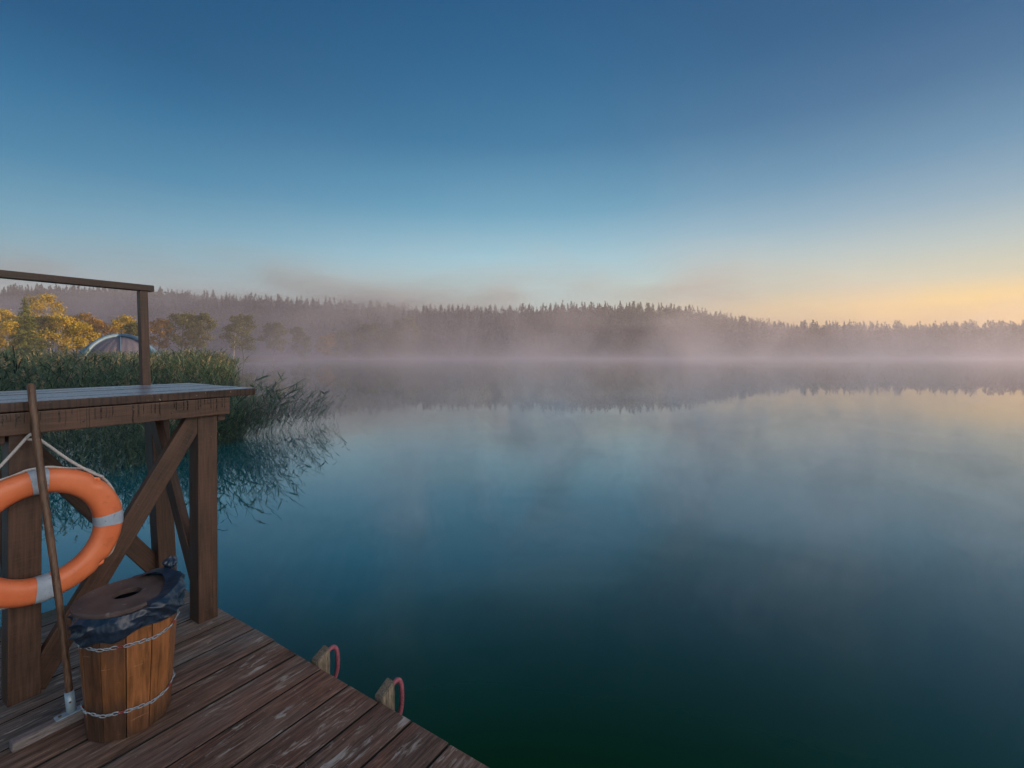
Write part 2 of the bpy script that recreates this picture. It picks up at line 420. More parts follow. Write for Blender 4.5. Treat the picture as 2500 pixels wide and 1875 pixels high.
def m_water():
    t = NT('lake_water')
    n = t.noise(t.coord((.5, 1.6, 1)), 1.6, 3, .5)
    n2 = t.noise(t.coord((.03, .05, 1)), 1.0, 3, .5)
    f = t.noise(t.coord((3.0, 9.0, 1)), 1.6, 2, .5)
    amp = t.rng(n2, .4, .65, .25, 1)
    h = t.math('MULTIPLY', t.math('ADD', t.math('MULTIPLY', n, 1.0), t.math('MULTIPLY', f, .12)), amp)
    big = t.noise(t.coord((.22, .35, 1)), 1.0, 3, .5)
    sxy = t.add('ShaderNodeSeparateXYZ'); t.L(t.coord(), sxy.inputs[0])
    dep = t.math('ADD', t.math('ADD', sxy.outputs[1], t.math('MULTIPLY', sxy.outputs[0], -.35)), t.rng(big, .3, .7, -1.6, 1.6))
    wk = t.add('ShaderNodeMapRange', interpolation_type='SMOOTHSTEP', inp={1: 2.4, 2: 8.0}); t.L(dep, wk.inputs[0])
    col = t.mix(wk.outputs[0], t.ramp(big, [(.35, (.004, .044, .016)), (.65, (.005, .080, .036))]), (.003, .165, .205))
    nb = t.bump(h, .024, .05)
    m = t.fin(col, 1.0, None); t.b.inputs['Specular IOR Level'].default_value = 0
    g = t.add('ShaderNodeBsdfGlossy', inp={'Roughness': .008}); t.L(nb, g.inputs['Normal'])
    lw = t.add('ShaderNodeLayerWeight', inp={'Blend': .5}); t.L(nb, lw.inputs['Normal'])
    k = t.math('ADD', t.math('MULTIPLY', t.math('POWER', t.rng(lw.outputs['Facing'], .34, 1.0), 1.3), .96), .014)
    mx = t.add('ShaderNodeMixShader'); t.L(k, mx.inputs[0]); t.L(t.b.outputs[0], mx.inputs[1]); t.L(g.outputs[0], mx.inputs[2]); t.L(mx.outputs[0], t.out.inputs[0])
    return m
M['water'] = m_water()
M['ground'] = m_plain('shore_grass', (.016, .019, .009), (.045, .038, .020), .6, .9, .5, .1)
M['bark'] = m_plain('bark', (.05, .04, .03), (.12, .095, .07), 3, .85, .5, .03)
M['birch'] = m_plain('birch_bark', (.30, .26, .22), (.50, .46, .40), 2, .8, .3, .02, fleck=((.06, .05, .04), .6, .8))
M['leaf_yellow'] = m_leaf('yellow_leaves', [(0, (.16, .13, .015)), (.5, (.48, .35, .03)), (1, (.66, .50, .05))])
M['leaf_orange'] = m_leaf('orange_leaves', [(0, (.16, .09, .02)), (.5, (.30, .18, .035)), (1, (.42, .27, .05))])
M['leaf_olive'] = m_leaf('olive_leaves', [(0, (.045, .055, .012)), (.5, (.11, .125, .022)), (1, (.24, .21, .03))])
M['needles'] = m_leaf('spruce_needles', [(0, (.05, .07, .016)), (.6, (.13, .16, .03)), (1, (.26, .27, .05))], .2)
M['forest'] = m_leaf('far_forest_leaves', [(0, (.016, .024, .012)), (.55, (.030, .042, .018)), (.75, (.055, .055, .02)), (1, (.11, .075, .024))], .15)
M['reed'] = m_leaf('reed_leaves', [(0, (.016, .034, .026)), (.35, (.060, .110, .080)), (.7, (.14, .22, .135)), (.92, (.17, .175, .12)), (1, (.32, .27, .18))], .3, .5)
M['plume'] = m_leaf('reed_plumes', [(0, (.04, .03, .022)), (1, (.12, .085, .06))], .3)
M['tent'] = m_plain('tent_fabric', (.075, .078, .115), (.14, .14, .19), 3, .6, .5, .03, (6, 6, .5))
M['tent_tube'] = m_plain('tent_tubes', (.06, .13, .21), (.12, .21, .31), 3, .45, .2, .01)

# ------------------------------------------------------------------ the lake and the land
lake = np.array([(60, -95), (-12, -80), (-9, -30), (-13, -2), (-19, 8), (-22, 22), (-24, 36), (-39, 64), (-59, 98), (-77, 128), (-86, 165),
                 (-80, 205), (-50, 236), (20, 252), (120, 258), (230, 252), (330, 232), (372, 170), (320, 100), (190, 72), (110, 56), (72, 36), (60, 0), (66, -60)], float)
def sdist(px, py):
    """signed distance to the lake outline, positive on land"""
    px, py = np.asarray(px, float), np.asarray(py, float)
    dmin = np.full(px.shape, 1e9); inside = np.zeros(px.shape, bool)
    n = len(lake)
    for i in range(n):
        a, b = lake[i], lake[(i+1) % n]; ab = b-a
        t = np.clip(((px-a[0])*ab[0]+(py-a[1])*ab[1])/(ab@ab), 0, 1)
        dmin = np.minimum(dmin, np.hypot(px-a[0]-t*ab[0], py-a[1]-t*ab[1]))
        c = ((a[1] > py) != (b[1] > py)) & (px < (b[0]-a[0])*(py-a[1])/(b[1]-a[1]+1e-12)+a[0])
        inside ^= c
    return np.where(inside, -dmin, dmin)
def wob(x, y, s, seed=0):
    return (np.sin(x/s+seed)+np.sin(y/s*1.3+seed*2.1)+np.sin((x+y)/s*.71+seed*.7)+np.sin((x-y)/s*.53+1.3*seed))/4
# wanted tree-line height over the camera, as a tangent, by x/y direction
TL = [(-3.0, .14), (-1.09, .145), (-.80, .148), (-.6, .130), (-.4, .118), (-.2, .108), (0.0, .102), (.12, .112), (.25, .110), (.38, .102), (.50, .082), (.60, .066), (.72, .071), (.85, .060), (1.09, .072), (1.5, .09), (3, .09)]
TREE_H = 17.0
def ground_z(x, y):
    x, y = np.asarray(x, float), np.asarray(y, float)
    d = sdist(x, y)
    low = WL + np.where(d > 0, np.minimum(d*.10, .9) + np.maximum(d-8, 0)*.012, d*.12)
    low = np.maximum(low, WL-3.0)
    # hills behind the far shore
    ratio = np.where(y > 1, x/np.maximum(y, 1), 5*np.sign(x))
    tl = np.interp(ratio, [a for a, b in TL], [b for a, b in TL])
    top = tl*np.clip(y, 262, 345) - TREE_H - .5 + H
    far = np.clip((y-232)/78, 0, 1)*np.clip(d/34, 0, 1)
    # on the left the hill stands further back from its meadow
    k = far*far*(3-2*far)
    z = low + k*np.maximum(top-low, 4) + np.where(d > 10, 1.0*wob(x, y, 17, 2)*np.clip(d/60, 0, 1)*(1+0*x), 0)
    return z
nx, ny = 261, 221
gx = np.linspace(-640, 640, nx); gy = np.linspace(-150, 560, ny)
GX, GY = np.meshgrid(gx, gy)
# finer near the lake: warp the rows
GZ = ground_z(GX, GY)
V = np.stack([GX.ravel(), GY.ravel(), GZ.ravel()], 1)
i, j = np.meshgrid(np.arange(nx-1), np.arange(ny-1)); a = (j*nx+i).ravel()
F = np.stack([a, a+1, a+nx+1, a+nx], 1)
tagp(np_mesh('ground', V, F, M['ground'], smooth=True), kind='structure')
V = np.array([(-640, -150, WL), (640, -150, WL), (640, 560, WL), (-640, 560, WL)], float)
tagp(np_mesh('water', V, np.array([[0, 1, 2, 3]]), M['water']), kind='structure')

# ------------------------------------------------------------------ foliage generators
def quads(C, size, flat=0.0, asp=1.0):
    """randomly turned leaf quads at C"""
    n = len(C); size = np.broadcast_to(size, n)
    A = rng.normal(size=(n, 3)); A /= np.linalg.norm(A, axis=1)[:, None]
    B = rng.normal(size=(n, 3)); B[:, 2] *= (1-flat); B -= A*np.sum(A*B, 1)[:, None]; B /= np.linalg.norm(B, axis=1)[:, None]
    a = A*(size*.5)[:, None]*asp; b = B*(size*.5)[:, None]/asp
    V = np.stack([C-a*1.1, C-b*.8, C+a*1.1, C+b*.8], 1).reshape(-1, 3)
    F = np.arange(4*n).reshape(n, 4)
    return V, F
class Acc:
    def __init__(s): s.V, s.F, s.R, s.n = [], [], [], 0
    def add(s, V, F, r):
        s.V.append(V); s.F.append(F+s.n); s.R.append(np.broadcast_to(r, len(V)) if np.ndim(r) == 0 else r); s.n += len(V)
    def get(s):
        return np.concatenate(s.V), np.concatenate(s.F), np.concatenate(s.R)

def broadleaf(h, w, crown_from=.25, n_leaf=2600, leaf=.36, seed=0, trunks=1, lean=0, sparse=1.0):
    """returns (trunk V,F) and (crown V,F,r): tapered trunk, limbs, leaf clumps round the limb ends"""
    r0 = np.random.default_rng(seed); tv = Acc(); ends = []
    for q in range(trunks):
        x0 = (q-(trunks-1)/2)*.6
        P = [np.array([x0, 0, -.3])]; dirn = np.array([lean+r0.normal()*.05 + (x0*.08), r0.normal()*.05, 1.])
        nseg = 8
        for k in range(nseg):
            dirn = dirn + np.r_[r0.normal(size=2)*.05, 0]; P.append(P[-1]+dirn/np.linalg.norm(dirn)*h*.95/nseg)
        P = np.array(P); rad = np.linspace(.024*h*.6, .012, len(P))/math.sqrt(trunks)
        V, F = tube_arrays(P, rad, 6); tv.add(V, F, 0)
        nl = int(15/trunks)
        for k in range(nl):
            t = crown_from*.7 + (1-crown_from*.7)*(k+.5)/nl*.97
            p = P[0] + (P[-1]-P[0])*0; f = t*nseg; i0 = min(int(f), nseg-1); p = P[i0]+(P[i0+1]-P[i0])*(f-i0)
            prof = math.sin(math.pi*min(1, max(0, (t-crown_from*.55)/(1.03-crown_from*.55)))**.8)**.7
            az = k*2.4+r0.uniform(-.5, .5); L = w*.5*prof*r0.uniform(.7, 1.12)+.3
            up = .25+.55*t
            q1 = p+np.array([math.cos(az)*L*.55, math.sin(az)*L*.55, L*up*.5]); q2 = p+np.array([math.cos(az)*L, math.sin(az)*L, L*up])
            V, F = tube_arrays(np.array([p, q1, q2]), [rad[i0]*.45+.01, .03, .012], 5); tv.add(V, F, 0)
            ends += [(q2, .8), (q1, .9), ((q1+q2)/2+r0.normal(size=3)*.3*L*.5, .8)]
            for s_ in range(2):
                e = q1+np.array([math.cos(az+r0.uniform(-1, 1)), math.sin(az+r0.uniform(-1, 1)), r0.uniform(.1, .6)])*L*.45
                V, F = tube_arrays(np.array([q1, e]), [.022, .01], 4); tv.add(V, F, 0); ends.append((e, .75))
        ends.append((P[-1], .8))
    cr = Acc(); ne = len(ends); per = max(8, int(n_leaf*sparse/ne)); sg = w*.066+.16
    for e, sz in ends:
        m = int(per*r0.uniform(.5, 1.5)); C = e+r0.normal(size=(m, 3))*np.array([sg, sg, sg*.72])*r0.uniform(.7, 1.25)
        V, F = quads(C, r0.uniform(.6, 1.3, m)*leaf)
        base = r0.uniform(.25, .8); cr.add(V, F, np.clip(np.repeat(base+r0.normal(size=m)*.16, 4), 0, 1))
    V, F, r = cr.get()
    return tv.get()[:2], (V, F, r)

def conifer(h, w, seed=0, dens=1.0, leaf=.34):
    r0 = np.random.default_rng(seed); tv = Acc(); cr = Acc()
    P = np.array([[0, 0, -.3], [.05, 0, h*.5], [0, 0, h]]); V, F = tube_arrays(P, [.016*h, .009*h, .01], 6); tv.add(V, F, 0)
    nb = int(95*dens)
    for k in range(nb):
        t = .06+.94*(k+r0.uniform(0, 1))/nb; L = w*.5*(1-t)**1.05*r0.uniform(.6, 1.15)+.10
        az = r0.uniform(0, 6.283); z = h*t
        tip = np.array([math.cos(az)*L, math.sin(az)*L, z-L*.28])
        m = max(6, int(L*16*dens)); s = r0.uniform(.12, 1, m)[:, None]
        C = np.array([0, 0, z])*(1-s)+tip*s + r0.normal(size=(m, 3))*np.array([.12, .12, .08])*(1+.15*L); C[:, 2] -= .22*L*(s[:, 0]*(1-s[:, 0]))*2
        V, F = quads(C, r0.uniform(.7, 1.3, m)*leaf*(.6+.5*(1-t)), .5, 1.3)
        cr.add(V, F, np.clip(np.repeat(r0.uniform(.2, .8)+r0.normal(size=m)*.12, 4), 0, 1))
        if k % 3 == 0:
            V, F = tube_arrays(np.array([[0, 0, z], tip]), [.03, .01], 4); tv.add(V, F, 0)
    return tv.get()[:2], cr.get()

def tri_clean(F): return F
def tree_obj(name, label, cat, loc, rot, trunk_me, crown_me, scale=1.0, group=None):
    e = bpy.data.objects.new(name, None); COL.objects.link(e); e.location = loc; e.rotation_euler = (0, 0, rot); e.scale = (scale,)*3
    tagp(e, label, cat, group)
    for nm, me in (('trunk', trunk_me), ('crown', crown_me)):
        o = bpy.data.objects.new(nm, me); COL.objects.link(o); o.parent = e
    return e
def tree_meshes(gen, mat_leaf, mat_bark):
    (tV, tF), (cV, cF, cr) = gen
    t = np_mesh('trunk', tV, tF, mat_bark, smooth=True); c = np_mesh('crown', cV, cF, mat_leaf, rnd=cr)
    tm, cm = t.data, c.data
    bpy.data.objects.remove(t); bpy.data.objects.remove(c)
    return tm, cm

def px(xo, Y):                       # world x of a photo column (2500 wide) at distance Y
    return (xo-1250)*Y/1147
# photo column, top row (2500x1875), distance, crown width in photo px, kind, label
G = 'trees on the meadow shore'
TREES = [
 (2,   752, 88, 46, 'yel', 'yellow birch cut off by the left picture edge, highest there'),
 (20,  790, 78, 66, 'yelb', 'low bright yellow tree at the far left, below the handrail end'),
 (61,  724, 76, 60, 'con', 'pointed yellow-green spruce, the only big conifer among the golden trees'),
 (124, 716, 104, 60, 'yel', 'tall golden birch just right of the pointed spruce, tallest of the shore trees'),
 (98,  770, 90, 50, 'olv', 'olive green tree in front of the tall golden birch'),
 (150, 768, 92, 52, 'yelb', 'yellow-olive tree with a pale trunk, left of the brownish round crown'),
 (186, 760, 98, 44, 'brn', 'brownish round-crowned tree rising behind yellow foliage'),
 (206, 786, 84, 44, 'yelb', 'yellow tree with pale slanting trunks just left of the dome tent'),
 (254, 776, 100, 38, 'org', 'small orange-topped tree standing above the left of the dome tent'),
 (304, 770, 104, 42, 'yel', 'open-branched golden tree straight above the dome tent'),
 (332, 786, 100, 30, 'olv', 'slim olive tree half hidden behind the handrail post'),
 (386, 778, 118, 42, 'brn', 'thin brownish tree just right of the handrail post'),
 (440, 764, 120, 58, 'olv', 'wide olive tree, left one of the touching pair right of the tent'),
 (478, 762, 124, 50, 'olv2', 'olive-gold tree, right one of the touching pair right of the tent'),
 (597, 768, 140, 52, 'olv', 'olive tree standing alone at the end of the reed bed, beside a leaning birch'),
 (570, 784, 132, 22, 'bir', 'slender leaning birch with a pale bare trunk'),
 (667, 786, 168, 44, 'olv2', 'misty round tree on the shore, next right of the lone olive tree'),
 (740, 794, 178, 34, 'drk', 'narrow dark tree standing alone in the mist'),
 (790, 816, 190, 34, 'brn', 'low faint tree right of the narrow dark tree'),
 (832, 806, 200, 36, 'drk', 'faint upright tree left of the broad dark clump in the mist'),
 (898, 792, 212, 60, 'drk', 'broad dark round tree, left half of the darkest misty clump'),
 (955, 800, 216, 44, 'drk', 'dark round tree in the middle of the darkest misty clump'),
 (993, 776, 222, 58, 'drk', 'tallest dark tree at the right of the darkest misty clump'),
]
protos = {}
for n, (xo, yt, Y, wpx, kind, lab) in enumerate(TREES):
    X = px(xo, Y); gz = float(ground_z(np.array([X]), np.array([float(Y)]))[0])
    h = (865-yt)*Y/1147 + H - gz; w = wpx*Y/1147*1.04
    lf = Y*.0031
    if kind == 'con': tm, cm = tree_meshes(conifer(h, w*1.5, n, 2.2, lf), M['needles'], M['bark'])
    elif kind == 'bir': tm, cm = tree_meshes(broadleaf(h, w*1.3, .45, 900, lf, n, 1, .12), M['leaf_olive'], M['birch'])
    else:
        mat = {'yel': 'leaf_yellow', 'yelb': 'leaf_yellow', 'org': 'leaf_orange', 'olv': 'leaf_olive', 'olv2': 'leaf_olive', 'brn': 'leaf_orange', 'drk': 'leaf_olive'}[kind]
        sp = {'brn': .6, 'org': .8}.get(kind, 1)
        tm, cm = tree_meshes(broadleaf(h, w, {'yelb': .3, 'drk': .12}.get(kind, .4), 4600, lf, n, 2 if kind == 'yelb' else 1, 0, sp), M[mat], M['birch'] if kind in ('yel', 'yelb') else M['bark'])
    nm = {'con': 'spruce_tree', 'bir': 'birch_tree'}.get(kind, 'broadleaf_tree')
    tree_obj(nm, lab, 'tree', (X, Y, gz), 0, tm, cm, 1, G)

# the far wood: one mass of spruces, pines and broadleaved trees round the lake
def far_templates():
    T_ = []
    for s in range(4):                                             # spruce
        r0 = np.random.default_rng(100+s); h = 1.0; C = []; sz = []
        for k in range(120):
            t = r0.uniform(.0, 1)**.9; rr = .20*(1-t)**.8*r0.uniform(.2, 1.05); az = r0.uniform(0, 6.283)
            C.append((math.cos(az)*rr, math.sin(az)*rr, t)); sz.append(.085*(1.15-t*.75))
        V, F = quads(np.array(C), np.array(sz)*1.25, .4, 1.2); T_.append((V, F, np.repeat(r0.normal(size=120)*.06, 4), 'con'))
    for s in range(4):                                             # broadleaf / pine
        r0 = np.random.default_rng(200+s); C = []
        for c in range(15):
            cc = np.array([r0.uniform(-.2, .2), r0.uniform(-.2, .2), r0.uniform(.3, .9) if c < 11 else r0.uniform(.02, .3)])
            C.append(cc+r0.normal(size=(11, 3))*np.array([.075, .075, .06]))
        C = np.concatenate(C); V, F = quads(C, r0.uniform(.06, .12, len(C))*1.1); T_.append((V, F, np.repeat(r0.normal(size=len(C))*.06, 4), 'dec'))
    return T_
FT = far_templates(); fa = Acc(); r0 = np.random.default_rng(5)
def put_far(x, y, h, kind, base):
    c = [q for q in FT if q[3] == kind]; V, F, r, _ = c[r0.integers(len(c))]
    a = r0.uniform(0, 6.28); ca, sa = math.cos(a), math.sin(a); wd = h*r0.uniform(.8, 1.25)
    z = float(ground_z(np.array([x]), np.array([y]))[0])
    P = np.stack([(V[:, 0]*ca-V[:, 1]*sa)*wd+x, (V[:, 0]*sa+V[:, 1]*ca)*wd+y, V[:, 2]*h+z-.3], 1)
    fa.add(P, F, np.clip(r+base, 0, 1))
N = 26000
cx_ = r0.uniform(-560, 560, N); cy_ = r0.uniform(205, 470, N); dd = sdist(cx_, cy_)
# jittered grid so that no two trees share a spot
step = 5.6; xs = np.arange(-560, 560, step); ys = np.arange(150, 450, step)
PX, PY = np.meshgrid(xs, ys); PX = (PX+r0.uniform(-.45, .45, PX.shape)*step).ravel(); PY = (PY+r0.uniform(-.45, .45, PY.shape)*step).ravel()
dd = sdist(PX, PY); ratio = PX/np.maximum(PY, 1)
keep = (dd > 5) & (np.abs(ratio) < 1.75) & (PY < 415)
keep &= ~((ratio < -.33) & (PY < 235+.0*PX))                        # the meadow on the left stays open
keep &= ~((ratio >= -.33) & (dd > 165)) 
nfar = 0
for x, y, q in zip(PX[keep], PY[keep], dd[keep]):
    front = q < 22
    con = r0.uniform() < (.35 if front else .72)
    hh = TREE_H*(r0.uniform(.74, 1.13) if con else r0.uniform(.68, 1.0))*(.72 if front else 1)
    base = r0.choice([.15, .4, .6, .85], p=[.4, .35, .17, .08]) if not con else r0.uniform(.05, .5)
    put_far(x, y, hh, 'con' if con else 'dec', base); nfar += 1
# the wood on the near right bank, outside the picture: it stands between the low sun and the deck
for k in range(420):
    az = R(r0.uniform(53, 112)); dist = r0.uniform(84, 150); x, y = math.sin(az)*dist, math.cos(az)*dist
    if sdist(np.array([x]), np.array([y]))[0] < 1: continue
    put_far(x, y, r0.uniform(15, 21), 'con' if r0.uniform() < .6 else 'dec', r0.uniform(.1, .6))
V, F, r = fa.get()
print('far trees', nfar, 'faces', len(F))
tagp(np_mesh('forest', V, F, M['forest'], rnd=r), 'dark mixed wood of spruces and broadleaved trees on the hills beyond the lake, faded by mist', 'forest', kind='stuff')

# ------------------------------------------------------------------ reeds
def reed_template(h, seed, droop=.5, nleaf=9, plume=True):
    r0 = np.random.default_rng(seed); A = Acc(); n = 7
    b = r0.uniform(0, 6.28); dx, dy = math.cos(b), math.sin(b); bend = r0.uniform(.03, .22)*droop*2
    t = np.linspace(0, 1, n); P = np.stack([dx*bend*h*t**2.2, dy*bend*h*t**2.2, h*t*(1-.12*bend*t)], 1)
    V, F = tube_arrays(P, np.linspace(.0050, .0018, n), 3, cap=False); A.add(V, F, .40+r0.uniform(0, .35))
    for k in range(nleaf):
        tt = .18+.8*(k+r0.uniform(.2, .8))/nleaf; f = tt*(n-1); i0 = min(int(f), n-2); p = P[i0]+(P[i0+1]-P[i0])*(f-i0)
        az = b+r0.normal()*1.1+(math.pi if k % 2 else 0)*r0.choice([0, 1]); L = r0.uniform(.30, .62)*min(1.1, h*.55+.2); wd = r0.uniform(.009, .016)
        m = 4; s = np.linspace(0, 1, m+1); el = r0.uniform(.5, 1.15); dr = r0.uniform(.6, 1.5)*droop
        hor = L*(s*math.cos(el)+.25*s**2); up = L*(s*math.sin(el)-dr*s**2.2)
        c = np.stack([p[0]+math.cos(az)*hor, p[1]+math.sin(az)*hor, p[2]+up], 1)
        sd = np.array([-math.sin(az), math.cos(az), r0.normal()*.3]); wv = wd*np.array([.6, 1.0, .85, .5, .04])
        Va = np.stack([c-sd*wv[:, None], c+sd*wv[:, None]], 1).reshape(-1, 3)
        Fa = np.array([[2*q, 2*q+1, 2*q+3, 2*q+2] for q in range(m)])
        A.add(Va, Fa, np.clip(.35+r0.normal()*.2 + (.3 if tt < .28 and seed % 2 else 0), 0, 1))
    if plume:
        C = P[-1]+np.stack([r0.normal(size=16)*.02+dx*.06*np.linspace(0, 1, 16), r0.normal(size=16)*.02+dy*.06*np.linspace(0, 1, 16), np.linspace(-.16, .07, 16)], 1)
        V, F = quads(C, .055, 0, 1.7); A.add(V, F, .93)
    return A.get()
def stamp(acc, tpl, x, y, s, a, z=WL-.15, tilt=(0, 0)):
    V, F, r = tpl; ca, sa = math.cos(a), math.sin(a)
    X = (V[:, 0]*ca-V[:, 1]*sa)*s; Y = (V[:, 0]*sa+V[:, 1]*ca)*s; Z = V[:, 2]*s
    acc.add(np.stack([X+x+tilt[0]*Z, Y+y+tilt[1]*Z, Z+z], 1), F, np.clip(r+random.gauss(0, .13), 0, 1))
RT = [reed_template(2.3, 300+k, .20+.06*(k % 4), 9, k % 5 == 0) for k in range(16)]
bed = np.array([(-9.4, 5.0), (-8.2, 8.0), (-7.5, 9.4), (-7.1, 11.2), (-7.3, 13.0), (-8.6, 15.0), (-10.6, 18.0), (-13.2, 22.0), (-16.5, 27.5), (-22, 37), (-60, 60), (-60, 5)], float)
def inpoly(P, x, y):
    c = False; n = len(P)
    for i in range(n):
        a, b = P[i], P[i-1]
        if (a[1] > y) != (b[1] > y) and x < (b[0]-a[0])*(y-a[1])/(b[1]-a[1])+a[0]: c = not c
    return c
def dedge(x, y):
    dm = 1e9
    for i in range(9):
        a, b = bed[i], bed[i+1]; ab = b-a; t = min(1, max(0, ((x-a[0])*ab[0]+(y-a[1])*ab[1])/(ab@ab))); dm = min(dm, math.hypot(x-a[0]-t*ab[0], y-a[1]-t*ab[1]))
    return dm
ra = Acc(); nre = 0
for k in range(60000):
    x = random.uniform(-48, -6.8); y = random.uniform(6, 42)
    if x/max(y, .1) < -1.35: continue
    if not inpoly(bed, x, y): continue
    q = dedge(x, y); dist = math.hypot(x, y)
    p = 1.0 if q < 1.3 else (.75 if q < 3 else .32)
    if random.random() > p*min(1, 18/dist)**.6: continue
    if nre > 9000: break
    s = random.uniform(.74, 1.10)*(.92+.05*math.sin(x*.8)+.05*math.sin(y*.6+1))
    kq = min(1, max(0, (y-12.5)/5)); s *= (1-kq)*min(1, .40+.145*q+random.uniform(-.06, .10)) + kq*min(1, .82+.15*q)
    s *= 1+max(0, dist-14)*.0035
    out = .10 if q < 1.2 else .02
    stamp(ra, random.choice(RT), x, y, s, random.uniform(0, 6.28), tilt=(random.gauss(out, .08), random.gauss(-out*.5, .06))); nre += 1
# thinning fringe: stems that lean far out over open water, with short chevron leaves
def sprig_template(h, seed):
    r0 = np.random.default_rng(seed); A = Acc(); n = 8
    t = np.linspace(0, 1, n); cv = r0.uniform(.05, .35)
    P = np.stack([h*(.10*t+cv*t**2), h*.05*np.sin(t*2+seed), h*t*(1-.25*cv*t)], 1)
    V, F = tube_arrays(P, np.linspace(.0065, .0025, n), 3, cap=False); A.add(V, F, .15+r0.uniform(0, .35))
    nl = int(r0.integers(9, 15))
    for k in range(nl):
        tt = .25+.75*(k+r0.uniform(.1, .9))/nl; f = min(tt, .999)*(n-1); i0 = int(f); p = P[i0]+(P[i0+1]-P[i0])*(f-i0)
        az = r0.choice([0, math.pi])+r0.normal()*.6; L = r0.uniform(.18, .42); wd = r0.uniform(.010, .017); el = r0.uniform(.55, 1.3); dr = r0.uniform(-.05, .4)
        sg_ = np.linspace(0, 1, 4); hor = L*sg_*math.cos(el); up = L*(sg_*math.sin(el)-dr*sg_**2)
        c = np.stack([p[0]+math.cos(az)*hor, p[1]+math.sin(az)*hor, p[2]+up], 1)
        sd = np.array([-math.sin(az)*.6, math.cos(az)*.6, r0.normal()*.7]); wv = wd*np.array([.5, 1, .7, .05])
        Va = np.stack([c-sd*wv[:, None], c+sd*wv[:, None]], 1).reshape(-1, 3)
        A.add(Va, np.array([[2*q, 2*q+1, 2*q+3, 2*q+2] for q in range(3)]), np.clip(.42+r0.normal()*.2, 0, 1))
    return A.get()
ST = [sprig_template(1.7, 500+k) for k in range(16)]
for k in range(215):
    t = random.random()**1.25
    cxx = -7.35+1.15*t+random.gauss(0, .16); cyy = 10.8+4.4*t+random.gauss(0, .45)
    s = (1.02-.42*t)*random.uniform(.6, 1.15)
    stamp(ra, random.choice(ST), cxx, cyy, s, random.gauss(-.15, .55), WL-.12, tilt=(random.uniform(-.05, .70), random.gauss(-.08, .22))); nre += 1
for k in range(420):                   # low tufts at the foot of the bed, some of them yellowed
    t = random.random(); cxx = -7.5+.5*t+random.gauss(0, .2); cyy = 8.6+5.0*t+random.gauss(0, .3)
    stamp(ra, random.choice(RT), cxx, cyy, random.uniform(.30, .55), random.uniform(0, 6.28), tilt=(random.gauss(.2, .15), random.gauss(-.1, .15))); nre += 1
V, F, r = ra.get(); print('reeds', nre, len(F))
tagp(np_mesh('reed_bed', V, F, M['reed'], rnd=r), 'dense green reed bed standing in the lake, thinning out over open water', 'reeds', kind='stuff')
# the lone sprig and stems in open water
def lone(name, label, x, y, parts):
    A = Acc()
    for (tp, s, a, tl, dx) in parts: stamp(A, ST[tp], dx, 0, s, a, -.05, tl)
    V, F, r = A.get(); o = np_mesh(name, V, F, M['reed'], rnd=r); o.location = (x, y, WL); tagp(o, label, 'reed')
lone('reed_stalk', 'lone bent reed sprig in open water right of the reed bed', px(872, 14.2), 14.2, [(1, .27, .1, (1.0, .1), 0), (4, .2, .4, (.8, 0), .06)])
lone('reed_stalk', 'few thin upright reed stems at the outermost tip of the reed bed', px(806, 15.3), 15.3, [(3, .20, 1, (.05, .05), 0), (6, .17, 3, (.0, .05), .16), (9, .15, 2, (-.1, 0), -.1), (2, .13, 2, (0, 0), .30)])

# ------------------------------------------------------------------ dome tent in the meadow
TY = 40.0; TX = px(294, TY); tz = float(ground_z(np.array([TX]), np.array([TY]))[0]); TW = 3.5; TH = H+45*TY/1147-tz
te = bpy.data.objects.new('dome_tent', None); COL.objects.link(te); te.location = (TX, TY, tz); te.rotation_euler = (0, 0, R(40))
tagp(te, 'blue-grey dome tent with curved tubes standing behind the reeds', 'tent')
def dome(u_, v_, k=1.0):                # superelliptic dome; u_ azimuth, v_ 0..1 base to top
    el = v_*math.pi/2; r_ = math.cos(el)**.9*TW*k; return (r_*math.cos(u_), r_*math.sin(u_), TH*k*math.sin(el)**1.05)
for q in range(4):                      # four fabric panels between the arches
    A = []; nu, nv = 40, 26
    for a_ in range(nu+1):
        for b_ in range(nv+1):
            fu = a_/nu; fv = b_/nv; az = R(45+90*q)+fu*R(90)
            sag = 1-.05*math.sin(math.pi*fu)*math.sin(math.pi*min(1, fv*1.3+.0)) + .008*math.sin(fu*50+3*math.sin(fv*5))*(1-fv)
            A.append(dome(az, fv*.995, .965*sag))
    Fq = np.array([[a_*(nv+1)+b_, (a_+1)*(nv+1)+b_, (a_+1)*(nv+1)+b_+1, a_*(nv+1)+b_+1] for a_ in range(nu) for b_ in range(nv)])
    np_mesh('fabric_panel', np.array(A), Fq, M['tent'] if q == 2 else M['tent_tube'], te, True)
for q in range(2):                      # two crossing inflated arches
    P = [dome(R(45+90*q), v_, 1.0+.0) for v_ in np.linspace(0, 1, 24)]+[dome(R(225+90*q), v_, 1.0) for v_ in np.linspace(1, 0, 24)[1:]]
    P = np.array(P); P[:, 2] += .03*q
    clean_tube('arch_tube', P, .17, M['tent_tube'], te, 12)
P = [dome(R(-90), v_, .965*(1-.05*math.sin(math.pi*min(1, v_*1.3)))+.012) for v_ in np.linspace(0, .95, 20)]
clean_tube('door_seam', np.array(P), .035, M['tent_tube'], te, 6)

